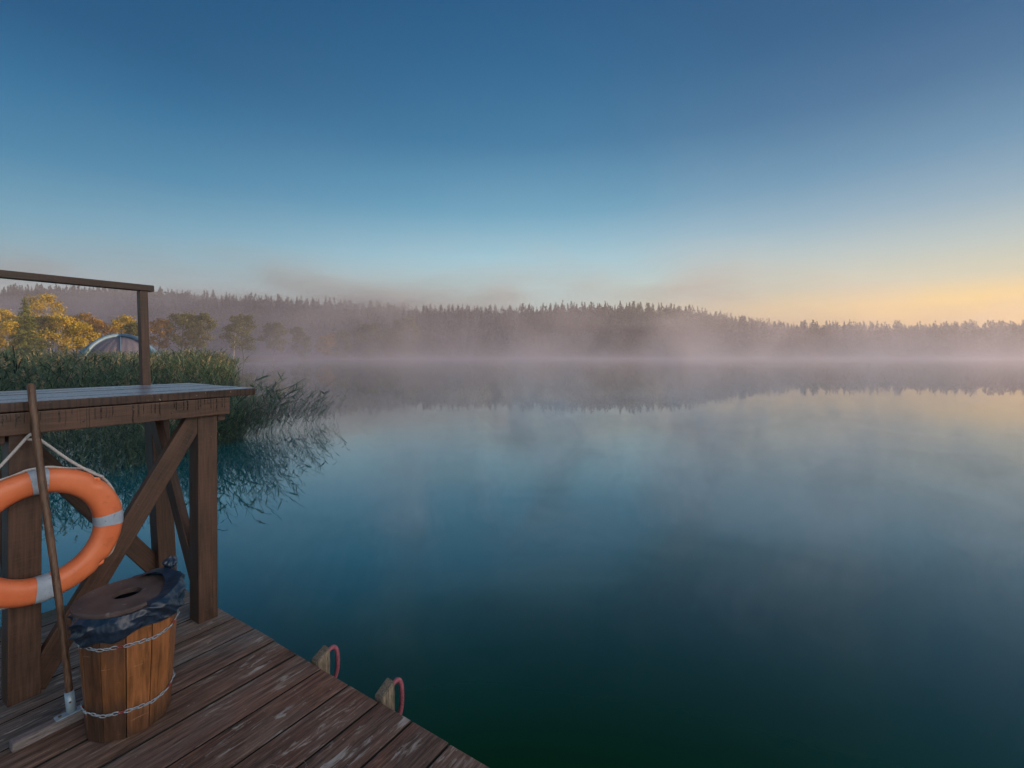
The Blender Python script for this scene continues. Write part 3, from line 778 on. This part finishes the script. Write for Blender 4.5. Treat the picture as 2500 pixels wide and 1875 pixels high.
# ------------------------------------------------------------------ the deck
UE, VB = 1.57, 4.28
dk = Thing('wooden_deck', 'weathered plank deck over the lake, brown with pale scuffs', 'deck', (0, 1.5, 0))
bm = bmesh.new(); v = VB; k = 0
edges = [4.28, 4.06, 3.83, 3.60, 3.375, 3.148, 2.925, 2.70, 2.478, 2.25, 2.02, 1.795, 1.573, 1.347, 1.12, .90, .67, .45, .22, 0, -.23, -.45, -.68, -.9, -1.12]
for a_, b_ in zip(edges[:-1], edges[1:]):
    e = random.uniform(-.006, .006); dz = random.uniform(-.003, .003)
    bm_box(bm, -1.9, UE+e, b_+.0048, a_-.0048, -.060+dz, dz, .005, rnd=random.random()); k += 1
# nails
o = bm_obj('decking', bm, M['deck'], dk.o); o.location = -dk.base; o.data.materials.append(M['gap_shade'])
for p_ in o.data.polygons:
    if abs(p_.normal.y) > .45 or p_.normal.z < -.5: p_.material_index = 1  # side and under faces coloured dark, so gaps between planks look shaded
for nm, (u0, u1, v0, v1, z0, z1) in {'edge_joist': (1.47, 1.525, -1.1, 4.24, -.22, -.066), 'joist': (.35, .41, -1.1, 4.24, -.22, -.066), 'joist.001': (-.8, -.74, -1.1, 4.24, -.22, -.066)}.items():
    beam(dk, nm.split('.')[0], ((u0+u1)/2, v0, (z0+z1)/2), ((u0+u1)/2, v1, (z0+z1)/2), z1-z0, u1-u0, M['post'], (1, 0, 0))
for (u, v) in ((1.40, 4.0), (1.40, 2.1), (1.40, .3), (-.9, 4.0), (-.9, 2.1), (-.9, .3)):
    clean_tube('pile', np.array([(u, v, -2.2), (u, v, -.205)])-np.array(dk.base), .075, M['post'], dk.o, 14)

# ------------------------------------------------------------------ the tall platform with its handrail
pl = Thing('wooden_platform', 'tall dark brown wooden platform with crossed braces and a thin handrail', 'platform', (1.04, 3.7, 0))
ZT0, ZT1 = 1.425, 1.4715
bm = bmesh.new(); tb = [3.20, 3.395, 3.592, 3.79, 3.99, 4.19]
for a_, b_ in zip(tb[:-1], tb[1:]):
    bm_box(bm, .22, 1.732+random.uniform(-.004, .004), a_+.0065, b_-.0065, ZT0, ZT1+random.uniform(-.002, .002), .005, rnd=random.random())
o = bm_obj('tabletop', bm, M['top'], pl.o); o.location = -pl.base
def leg(ub, vb, ut, vt, w=.114, d=.125, z1=1.42, z0=0.0, mat='brown'):
    beam(pl, 'leg', (ub+w/2, vb+d/2, z0), (ut+w/2, vt+d/2, z1), d, w, M[mat], (1, 0, 0))
leg(1.405, 3.262, 1.400, 3.262); leg(.572, 3.262, .577, 3.262, w=.118)
leg(1.490, 4.06, 1.425, 4.06); leg(.54, 4.06, .56, 4.06)
# aprons: local +Z of these boards must be up (drips hang from the upper edge)
def apron(name, p0, p1, w, t, mat, side): return beam(pl, name, p0, p1, w, t, mat, side)
apron('front_beam', (.24, 3.236, 1.366), (1.568, 3.236, 1.366), .108, .044, M['brown_drip'], (0, 1, 0))
apron('rear_beam', (.24, 4.21, 1.366), (1.568, 4.21, 1.366), .108, .044, M['brown'], (0, 1, 0))
for uu in (1.543, .545):
    apron('side_beam', (uu if uu > 1 else .543, 3.268, 1.339), (uu if uu > 1 else .543, 4.18, 1.339), .145, .046, M['brown'], (1, 0, 0))
def brace(p0, p1, w, t, side, mat='brown'): return beam(pl, 'brace', p0, p1, w, t, M[mat], side)
brace((.66, 3.294, .035), (1.44, 3.294, 1.375), .108, .05, (0, 1, 0))
brace((.66, 4.14, 1.34), (1.53, 4.14, .05), .115, .05, (0, 1, 0), 'brown')
brace((1.436, 4.08, 1.375), (1.436, 3.36, .26), .10, .05, (1, 0, 0))
brace((.62, 4.08, 1.375), (.62, 3.36, .26), .10, .05, (1, 0, 0))
beam(pl, 'rail_post', (1.432, 4.150, ZT1-.002), (1.412, 4.150, 2.162), .058, .050, M['brown'], (1, 0, 0), .004)
beam(pl, 'rail_post', (.30, 4.150, ZT1-.002), (.30, 4.150, 2.162), .058, .050, M['brown'], (1, 0, 0), .004)
beam(pl, 'handrail', (.16, 4.15, 2.186), (1.475, 4.15, 2.186), .046, .070, M['brown_dark'], (0, 1, 0), .005)

for (uu, zz_, vv_) in ((1.44, 1.395, 3.2135), (1.49, 1.345, 3.2135), (.60, 1.40, 3.2135), (.66, 1.345, 3.2135), (1.05, 1.392, 3.2135), (.84, 1.350, 3.2135), (1.24, 1.352, 3.2135), (1.44, 1.27, 3.2615), (1.475, 1.17, 3.2615), (.62, 1.24, 3.2615), (1.45, .07, 3.2615), (1.34, 1.17, 3.2685), (.75, .14, 3.2685)):
    clean_tube('screw', np.array([(uu, vv_+.003, zz_), (uu, vv_-.0012, zz_)])-np.array(pl.base), .0058, M['screw'], pl.o, 10)
# ------------------------------------------------------------------ lifebuoy with its rope
LU, LV, LZ, LR, LT = .673, 3.20, .812, .264, .0595
lb = Thing('lifebuoy', 'orange lifebuoy with grey tape bands hung on the platform leg', 'lifebuoy', (LU, LV, LZ-LR-LT))
def ring_pt(th, ph, R_=LR, a=LT, b=.05, squash=1):
    r_ = R_+a*math.cos(ph)
    return (r_*math.cos(th), -b*math.sin(ph), LR+LT+r_*math.sin(th))
def ring_part(name, t0, t1, a, b, mat, n=160, m=28, notch=True, closed=True):
    th = np.linspace(t0, t1, n, endpoint=not closed); V = []
    for t in th:
        for p in np.linspace(0, 2*np.pi, m, endpoint=False):
            aa, bb = a, b
            # rounded-rectangle section
            c, s = math.cos(p), math.sin(p); kq = (abs(c)**2.6+abs(s)**2.6)**(-1/2.6)
            w_ = 1+.010*math.sin(3*t+1)+.006*math.sin(7*t)
            if notch:
                for tn in (R(47), R(137), R(-43), R(-133)):
                    g_ = math.exp(-((t-tn+math.pi) % (2*math.pi)-math.pi)**2/.0045)
                    if c > .2 and s > -.6: w_ -= .20*g_*min(1, (c-.2)*2)
            r_ = LR+aa*c*kq*w_; V.append((r_*math.cos(t), -bb*s*kq*w_, LR+LT+r_*math.sin(t)))
    V = np.array(V); F = []
    for i_ in range(n if closed else n-1):
        j_ = (i_+1) % n; k_ = np.arange(m); k2 = (k_+1) % m; F.append(np.stack([i_*m+k_, j_*m+k_, j_*m+k2, i_*m+k2], 1))
    return np_mesh(name, V, np.concatenate(F), mat, lb.o, True)
ring_part('ring', 0, 2*np.pi, LT, .052, M['orange'])
for c_, hw in ((R(2), R(6.5)), (R(92), R(6.5)), (R(182), R(6.5)), (R(272), R(7))):
    ring_part('tape_band', c_-hw, c_+hw, LT+.0018, .0538, M['band'], 16, 28, False, False)
P = []
for t in np.linspace(0, 2*np.pi, 240, endpoint=False):
    q = abs(((t-R(2)) % (np.pi/2))/(np.pi/2)-.5)*2
    r_ = LR+LT-.005+.006+.004*math.sin(9*t)+.010*math.exp(-((q-.25)/.2)**2)
    P.append((r_*math.cos(t), .020+.006*math.sin(23*t), LR+LT+r_*math.sin(t)))
clean_tube('grab_line', np.array(P), .0062, M['rope'], lb.o, 8, True)
for tn in (47, 137, -43, -133):
    a_ = R(tn); r1 = LR+LT-.022
    c = np.array([r1*math.cos(a_), -.018, LR+LT+r1*math.sin(a_)]); tg = np.array([-math.sin(a_), 0, math.cos(a_)])
    clean_tube('rope_lug', np.array([c-tg*.026, c+np.array([math.cos(a_), 0, math.sin(a_)])*.016, c+tg*.026]), .009, M['orange'], lb.o, 8)
# hanging rope: from the ring over the nail and back
hr = Thing('hanging_rope', 'white rope looped over a nail, holding the lifebuoy', 'rope', (LU-.02, 3.205, 1.30))
def strand(pts, r=.0075):
    return np.array(spline(pts, 60))-np.array(hr.base)
A1 = strand([(.915, 3.195, 1.045), (.86, 3.19, 1.085), (.78, 3.195, 1.16), (.70, 3.20, 1.25), (.648, 3.198, 1.305), (.632, 3.200, 1.305), (.58, 3.195, 1.235), (.50, 3.19, 1.13), (.44, 3.19, 1.05), (.42, 3.195, 1.02)])
clean_tube('rope_strand', A1, .0068, M['rope'], hr.o, 8)
clean_tube('nail', np.array([(.640, 3.216, 1.296), (.640, 3.18, 1.300)])-np.array(hr.base), .004, M['screw'], hr.o, 8)
P = np.array([(.640+.013*math.cos(a_), 3.196+.004*math.sin(2*a_), 1.298+.012*math.sin(a_)) for a_ in np.linspace(0, 2*np.pi, 24, endpoint=False)])-np.array(hr.base)
clean_tube('knot', P, .006, M['rope'], hr.o, 8, True)

# ------------------------------------------------------------------ deck scraper / push broom
br = Thing('deck_broom', 'deck broom with a worn wooden handle leaning on the platform beside the bin', 'broom', (.70, 2.89, 0))
hb = np.array((.712, 2.893, .060)); ht = np.array((.634, 3.166, 1.56)); dv = (ht-hb)
P = [hb+dv*t+np.array([.004*math.sin(t*6), 0, 0]) for t in np.linspace(.018, 1, 26)]
rd = np.array([.0135+.002*t+.0006*math.sin(t*40) for t in np.linspace(0, 1, 26)]); rd[-1] *= .55; rd[-2] *= .97; P[-2] = P[-1]-dv*.006
clean_tube('handle', np.array(P)-np.array(br.base), rd, M['handle'], br.o, 14)
bm = bmesh.new(); bm_box(bm, .515, .885, 2.862, 2.918, .002, .046, .014, seg=4)
o = bm_obj('broom_head', bm, M['driftwood'], br.o, False); o.location = -br.base
bkt = clean_tube('bracket', np.array([hb-dv*.008, hb+dv*.052])-np.array(br.base), [.0185, .0175], M['zinc'], br.o, 16)
b2 = bmesh.new(); bm_box(b2, .655, .768, 2.868, 2.910, .0455, .0510, .002)
fl = bm_obj('flange', b2, M['zinc'], bkt); fl.location = -br.base
for uu in (.672, .750):
    clean_tube('screw', np.array([(uu, 2.889, .0505), (uu, 2.889, .0545)])-np.array(br.base), .006, M['screw'], bkt, 10)
clean_tube('rivet', np.array([(.7045, 2.882, .100), (.7045, 2.876, .101)])-np.array(br.base), .0035, M['screw'], bkt, 8)

# ------------------------------------------------------------------ wooden bin
BU, BV = .872, 2.705
wb = Thing('wooden_bin', 'twelve-sided wooden stave bin with two pale chains and a brown lid', 'bin', (BU, BV, 0))
RB, RTp, BH, NS = .151, .182, .535, 12
def rad_at(z): return RB+(RTp-RB)*z/BH
bm = bmesh.new(); lay = bm.verts.layers.float.new('rnd'); a0 = R(8)
vals = [.2, .35, .1, .5, .28, .42, .95, .70, .50, .08, .33, .5]
for k in range(NS):
    aa, ab = a0+k*2*math.pi/NS+.009, a0+(k+1)*2*math.pi/NS-.009
    rr = random.uniform(-.002, .002); top = BH+random.uniform(-.012, .004)
    nz = 7; rows = []
    for q in range(nz):
        z = top*q/(nz-1); r_ = rad_at(z)/math.cos(math.pi/NS)+rr
        ri = r_-.020
        rows.append([(r_*math.cos(aa), r_*math.sin(aa), z+.0015), (r_*math.cos(ab), r_*math.sin(ab), z+.0015), (ri*math.cos(ab), ri*math.sin(ab), z+.0015), (ri*math.cos(aa), ri*math.sin(aa), z+.0015)])
    vv = [[bm.verts.new(p) for p in row] for row in rows]
    for row in vv:
        for v_ in row: v_[lay] = vals[k]
    for q in range(nz-1):
        for e in range(4): bm.faces.new([vv[q][e], vv[q][(e+1) % 4], vv[q+1][(e+1) % 4], vv[q+1][e]])
    bm.faces.new(vv[0][::-1]); bm.faces.new(vv[-1])
staves = bm_obj('staves', bm, M['bin'], wb.o)
md = staves.modifiers.new('bevel', 'BEVEL'); md.width = .0025; md.segments = 2; md.limit_method = 'ANGLE'
def chain(z0):
    A = Acc(); A2 = []; n = 46; Rr = 12
    for k in range(n):
        a_ = 2*math.pi*k/n
        loc = ((a_-a0) % (2*math.pi/NS))-math.pi/NS
        r_ = rad_at(z0)/math.cos(loc)+.0050; z = z0+.007*math.sin(a_*2+1)-.003*math.cos(a_*5)
        c = np.array([r_*math.cos(a_), r_*math.sin(a_), z]); t_ = np.array([-math.sin(a_), math.cos(a_), 0]); nrm = np.array([math.cos(a_), math.sin(a_), 0]); up = np.array([0, 0, 1.])
        side = up*.93+nrm*.3 if k % 2 == 0 else nrm*.55+up*.75
        L_ = 2*math.pi*r_/n*.78
        P = [c+t_*L_*.78*math.cos(w_)*1.0+side*.0082*math.sin(w_) for w_ in np.linspace(0, 2*np.pi, 14, endpoint=False)]
        V, F = tube_arrays(np.array(P), .0022, 6, True); (A2.append((V, F)) if k % 9 == 4 else A.add(V, F, 0))
    V, F, _ = A.get(); o = np_mesh('chain', V, F, M['chain'], wb.o, True)
    for V, F in A2: np_mesh('red_link', V, F, M['chain_red'], o, True)
chain(.425); chain(.128)
# lid: a turned disc with an oval hole, a shallow rim
bm = bmesh.new(); LCu, LCv, LZ0 = -.012, .018, .556; n = 72
rs = [(.0, .185, 0), (.0, .187, .004), (.0, .185, .020), (.0, .176, .023)]
loops = []
for kk, (h0, r_, z) in enumerate([(0, .172, 0), (0, .187, .003), (0, .188, .017), (0, .181, .0225)]):
    loops.append([bm.verts.new((LCu+r_*math.cos(a_)*(1+.004*math.sin(5*a_)), LCv+r_*math.sin(a_), LZ0+z)) for a_ in np.linspace(0, 2*np.pi, n, endpoint=False)])
hole_r = .057
for z in (.0225, .0):
    loops.append([bm.verts.new((LCu+.006+hole_r*math.cos(a_), LCv+.0+hole_r*.92*math.sin(a_), LZ0+z)) for a_ in np.linspace(0, 2*np.pi, n, endpoint=False)])
loops.append(loops[0])
for A_, B_ in zip(loops[:-1], loops[1:]):
    for k in range(n): bm.faces.new([A_[k], A_[(k+1) % n], B_[(k+1) % n], B_[k]])
bmesh.ops.recalc_face_normals(bm, faces=bm.faces[:])
bm_obj('lid', bm, M['lid'], wb.o)
# the liner bag draped over the rim, its own thing
bg = Thing('bin_bag', 'dark blue plastic bag crumpled over the rim of the wooden bin', 'bag', (BU, BV, .40))
from mathutils import noise as mn
def bagpt(a_, t):
    # a_: deck-frame azimuth, t: 0 inner top .. 1 lower hem
    # to the right (towards +u) the bag climbs over the lid, at the left it stays below it
    right = max(0, math.cos(a_-R(-22)))**1.6
    back = max(0, math.cos(a_-R(35)))**4
    hem = .462-.010*math.sin(a_*1.0-1.0)+.022*right+.012*math.sin(3*a_+.6)+.008*math.sin(7*a_)
    hem -= .004*max(0, math.cos(a_-R(215)))**6
    topz = .562+.030*right+.035*back
    rin = .168-.035*right
    pr = [(rin, topz-.004*(1-right)), (.190+.004*right, topz+.008*right), (.200+.014*right, topz-.020), (.199+.012*right, (topz+hem)/2), (.199+.006*right, hem+.012), (.190, hem)]
    f = t*(len(pr)-1); i_ = min(int(f), len(pr)-2); g_ = f-i_; g_ = g_*g_*(3-2*g_)*.5+g_*.5
    r_ = pr[i_][0]*(1-g_)+pr[i_+1][0]*g_; z = pr[i_][1]*(1-g_)+pr[i_+1][1]*g_
    c = Vector((math.cos(a_)*3.2, math.sin(a_)*3.2, z*11)); nz_ = mn.noise(c*1.0); n2 = mn.noise(c*2.3+Vector((5, 1, 2)))
    fold = abs(mn.noise(Vector((math.cos(a_)*2.6+z*6, math.sin(a_)*2.6-z*4, 3.3))))
    w_ = min(1, t*3)
    # long creases that run round and slightly down, with sharp crests
    cr1 = 1-2*abs(mn.noise(Vector((math.cos(a_)*1.5+z*9, math.sin(a_)*1.5+z*9, 7.7)))); cr2 = 1-2*abs(mn.noise(Vector((math.cos(a_)*3.1-z*15, math.sin(a_)*3.1+z*13, 1.7))))
    r_ += w_*(.012*nz_+.022*max(0, cr1)**3+.008*max(0, cr2)**3+.003*mn.noise(c*6.5)-.006); z += (.008*nz_)*w_
    if t < .2: z = max(z, .5805+.0) if right > .25 else z
    rmin = rad_at(z)/math.cos(math.pi/NS)+.004
    if t > .3: r_ = max(r_, rmin)
    return (r_*math.cos(a_), r_*math.sin(a_), z-.40)
nu, nv = 260, 34; V = np.array([bagpt(2*math.pi*i_/nu, j_/nv) for i_ in range(nu) for j_ in range(nv+1)])
F = np.array([[i_*(nv+1)+j_, ((i_+1) % nu)*(nv+1)+j_, ((i_+1) % nu)*(nv+1)+j_+1, i_*(nv+1)+j_+1] for i_ in range(nu) for j_ in range(nv)])
np_mesh('draped_rim', V, F, M['bag'], bg.o, True)
V = [(r_*math.cos(a_), r_*math.sin(a_), z-.40) for (r_, z) in ((.158, .52), (.150, .40), (.138, .25), (.125, .12), (.0, .10)) for a_ in np.linspace(0, 2*np.pi, 36, endpoint=False)]
F = np.array([[q*36+k, q*36+(k+1) % 36, (q+1)*36+(k+1) % 36, (q+1)*36+k] for q in range(4) for k in range(36)])
np_mesh('inner_liner', np.array(V), F, M['bag'], bg.o, True)
# the bunched tuft standing up at the right
V = []; nu, nv = 90, 30
for i_ in range(nu):
    for j_ in range(nv+1):
        a_ = 2*math.pi*i_/nu; t = j_/nv
        prof = spline([(.030, 0), (.028, .2), (.017, .45), (.026, .7), (.030, .88), (.004, 1.0)], nv+1)[j_][0]
        p = Vector((math.cos(a_)*1.3, math.sin(a_)*1.3, t*3))
        prof *= 1+.5*mn.noise(p*1.1)+.25*mn.noise(p*2.7)-.35*abs(mn.noise(p*1.6+Vector((9, 0, 0))))
        V.append((.190+.015*t+prof*math.cos(a_), .085+.01*math.sin(t*3)+prof*math.sin(a_), .135+.125*t+.008*math.cos(a_*2)))
F = np.array([[i_*(nv+1)+j_, ((i_+1) % nu)*(nv+1)+j_, ((i_+1) % nu)*(nv+1)+j_+1, i_*(nv+1)+j_+1] for i_ in range(nu) for j_ in range(nv)])
np_mesh('bunched_end', np.array(V), F, M['bag'], bg.o, True)

# ------------------------------------------------------------------ bathing ladder at the edge
ld = Thing('swim_ladder', 'bathing ladder of two grey posts with faded red grips at the deck edge', 'ladder', (1.62, 2.08, -.5))
for (v0, v1, dz) in ((2.300, 2.358, .0), (1.782, 1.840, .008)):
    u0, u1 = 1.580, 1.664
    bm = bmesh.new()
    pts = [(u0, v0, -1.7), (u1, v0, -1.7), (u1, v1, -1.7), (u0, v1, -1.7), (u0, v0, .012+dz), (u1, v0, .046+dz), (u1, v1, .050+dz), (u0, v1, .008+dz)]
    vs = [bm.verts.new(Vector(p)-ld.base) for p in pts]
    for f in ((3, 2, 1, 0), (4, 5, 6, 7), (0, 1, 5, 4), (1, 2, 6, 5), (2, 3, 7, 6), (3, 0, 4, 7)): bm.faces.new([vs[i_] for i_ in f])
    bmesh.ops.bevel(bm, geom=bm.edges[:], offset=.005, segments=2, affect='EDGES')
    so_ = bm_obj('ladder_post', bm, M['post'], ld.o)
    vm = v0+.012
    P = spline([(u1-.004, vm, .030+dz), (u1+.024, vm, .034+dz), (u1+.044, vm-.002, .014+dz), (u1+.052, vm-.004, -.03+dz), (u1+.052, vm-.004, -.09), (u1+.042, vm-.002, -.135), (u1+.02, vm, -.165), (u1-.004, vm, -.175)], 40)
    P = P-np.array(ld.base)
    clean_tube('grip', P, .0118, M['pink'], so_, 12)
for z in (-.32, -.58, -.84):
    beam(ld, 'rung', (1.617, 1.865, z), (1.617, 2.305, z), .05, .035, M['post'], (1, 0, 0))

# a tangle of hair and threads left on the boards
A = Acc(); r1 = np.random.default_rng(3)
for k in range(14):
    c = np.array([1.02, 1.86, .004])+np.r_[r1.normal(size=2)*.025, 0]; a_ = r1.uniform(0, 6.28); P = []
    for q in range(24):
        a_ += r1.normal()*.35+.22; c = c+np.array([math.cos(a_), math.sin(a_), 0])*.010; P.append((c[0], c[1], .0035+.003*abs(math.sin(q*.7+k))))
    V, F = tube_arrays(np.array(P), .0004, 3, cap=False); A.add(V-np.array([1.02, 1.86, 0]), F, 0)
V, F, _ = A.get(); o = np_mesh('hair_tuft', V, F, M['hair']); o.location = D2W(1.02, 1.86, 0); o.rotation_euler = (0, 0, PHI)
tagp(o, 'wispy tangle of pale hair lying on the brown deck boards', 'hair tuft')

# ------------------------------------------------------------------ haze
def haze_box():
    bm = bmesh.new()
    x0, x1, y0, y1, z0, z1 = -660, 660, -170, 580, WL-4.2, 67
    vs = [bm.verts.new(p) for p in ((x0, y0, z0), (x1, y0, z0), (x1, y1, z0), (x0, y1, z0), (x0, y0, z1), (x1, y0, z1), (x1, y1, z1), (x0, y1, z1))]
    for f in ((3, 2, 1, 0), (4, 5, 6, 7), (0, 1, 5, 4), (1, 2, 6, 5), (2, 3, 7, 6), (3, 0, 4, 7)): bm.faces.new([vs[i_] for i_ in f])
    m = bpy.data.materials.new('haze'); m.use_nodes = True; nn = m.node_tree.nodes; nn.remove(nn['Principled BSDF'])
    pv = nn.new('ShaderNodeVolumePrincipled'); pv.inputs['Color'].default_value = (.88, .90, .95, 1); pv.inputs['Density'].default_value = .0002; pv.inputs['Anisotropy'].default_value = .2
    m.node_tree.links.new(pv.outputs[0], nn['Material Output'].inputs['Volume'])
    tagp(bm_obj('haze', bm, m), 'thin even haze over the lake and hills', 'haze', kind='stuff')
haze_box()
# drifting steam over the water: a low thick layer and ragged rising wisps
def mist(name, label, box, kind):
    x0, x1, y0, y1, z0, z1 = box
    bm = bmesh.new()
    vs = [bm.verts.new(p) for p in ((x0, y0, z0), (x1, y0, z0), (x1, y1, z0), (x0, y1, z0), (x0, y0, z1), (x1, y0, z1), (x1, y1, z1), (x0, y1, z1))]
    for f in ((3, 2, 1, 0), (4, 5, 6, 7), (0, 1, 5, 4), (1, 2, 6, 5), (2, 3, 7, 6), (3, 0, 4, 7)): bm.faces.new([vs[i_] for i_ in f])
    t = NT(name); t.n.remove(t.b)
    tc = t.add('ShaderNodeNewGeometry'); pos = tc.outputs['Position']
    sx = t.add('ShaderNodeSeparateXYZ'); t.L(pos, sx.inputs[0]); x, y, z = sx.outputs
    def mp(s, loc=(0, 0, 0)):
        m = t.add('ShaderNodeMapping'); m.inputs['Scale'].default_value = s; m.inputs['Location'].default_value = loc; t.L(pos, m.inputs[0]); return m.outputs[0]
    if kind == 'low':
        n = t.noise(mp((1/26, 1/26, 1/30)), 1.0, 3, .55, .6)
        zz = t.math('MAXIMUM', t.math('ADD', z, .5), 0)
        wisps = t.math('MULTIPLY', t.math('POWER', t.rng(n, .44, .72), 1.4), t.math('POWER', 2.718, t.math('DIVIDE', zz, -12.0)))
        base = t.math('POWER', 2.718, t.math('DIVIDE', zz, -1.3))
        veil = t.math('POWER', 2.718, t.math('DIVIDE', zz, -16.0))
        d_ = t.math('ADD', t.math('MULTIPLY', wisps, .027), t.math('MULTIPLY', base, .008))
        n3 = t.noise(mp((1/120, 1/90, 1/60), (2, 0, 0)), 1.0, 2, .5)
        left = t.math('MULTIPLY', t.rng(x, 20, -170, 0, .0036), t.math('POWER', 2.718, t.math('DIVIDE', zz, -30.0)))
        d_ = t.math('ADD', d_, t.math('MULTIPLY', t.math('ADD', t.math('MULTIPLY', veil, .0026), left), t.rng(n3, .35, .65, .35, 1.5)))
        d_ = t.math('MULTIPLY', d_, t.rng(y, 30, 190, .10, 1))
        d_ = t.math('MULTIPLY', d_, t.rng(z, 44, 30))
    elif kind == 'near':
        n = t.noise(mp((1/1.9, 1/1.9, 1/3.2)), 1.0, 4, .55, 1.2)
        zz = t.math('MAXIMUM', t.math('ADD', z, .5), 0)
        d_ = t.math('MULTIPLY', t.math('POWER', t.rng(n, .46, .74), 1.4), t.math('POWER', 2.718, t.math('DIVIDE', zz, -.9)))
        fade = t.math('MULTIPLY', t.math('MULTIPLY', t.rng(x, -4.5, 0), t.rng(x, 16, 10)), t.math('MULTIPLY', t.rng(y, 3.0, 6), t.rng(y, 26, 16)))
        d_ = t.math('MULTIPLY', t.math('MULTIPLY', d_, fade), .75)
    else:
        n = t.noise(mp((1/90, 1/60, 1/26), (3.3, 1, 0)), 1.0, 4, .55, .5)
        d_ = t.math('MULTIPLY', t.rng(n, .46, .70), t.rng(x, 220, 60, .006, .024))
        d_ = t.math('MULTIPLY', d_, t.math('MULTIPLY', t.rng(z, 14, 26), t.rng(z, 64, 34)))
    pv = t.add('ShaderNodeVolumePrincipled'); pv.inputs['Color'].default_value = {'low': (.72, .71, .87, 1), 'near': (.9, .95, 1, 1), 'high': (.46, .50, .56, 1)}[kind]; pv.inputs['Anisotropy'].default_value = .2
    t.L(d_, pv.inputs['Density']); t.L(pv.outputs[0], t.out.inputs['Volume'])
    return tagp(bm_obj(name, bm, t.m), label, 'mist', kind='stuff')
mist('mist', 'pale steam lying on the lake and rising in ragged wisps', (-340, 380, 12, 372, WL+.012, 44.5), 'low')
mist('mist', 'faint curls of steam on the near dark water right of the deck', (-5, 17, 2.8, 27, WL+.010, 2.2), 'near')
mist('mist', 'thin dark veil of cloud drifting along the top of the hills', (-330, 400, 225, 400, 12, 66), 'high')
S.cycles.volume_step_rate = .26; S.cycles.volume_max_steps = 256
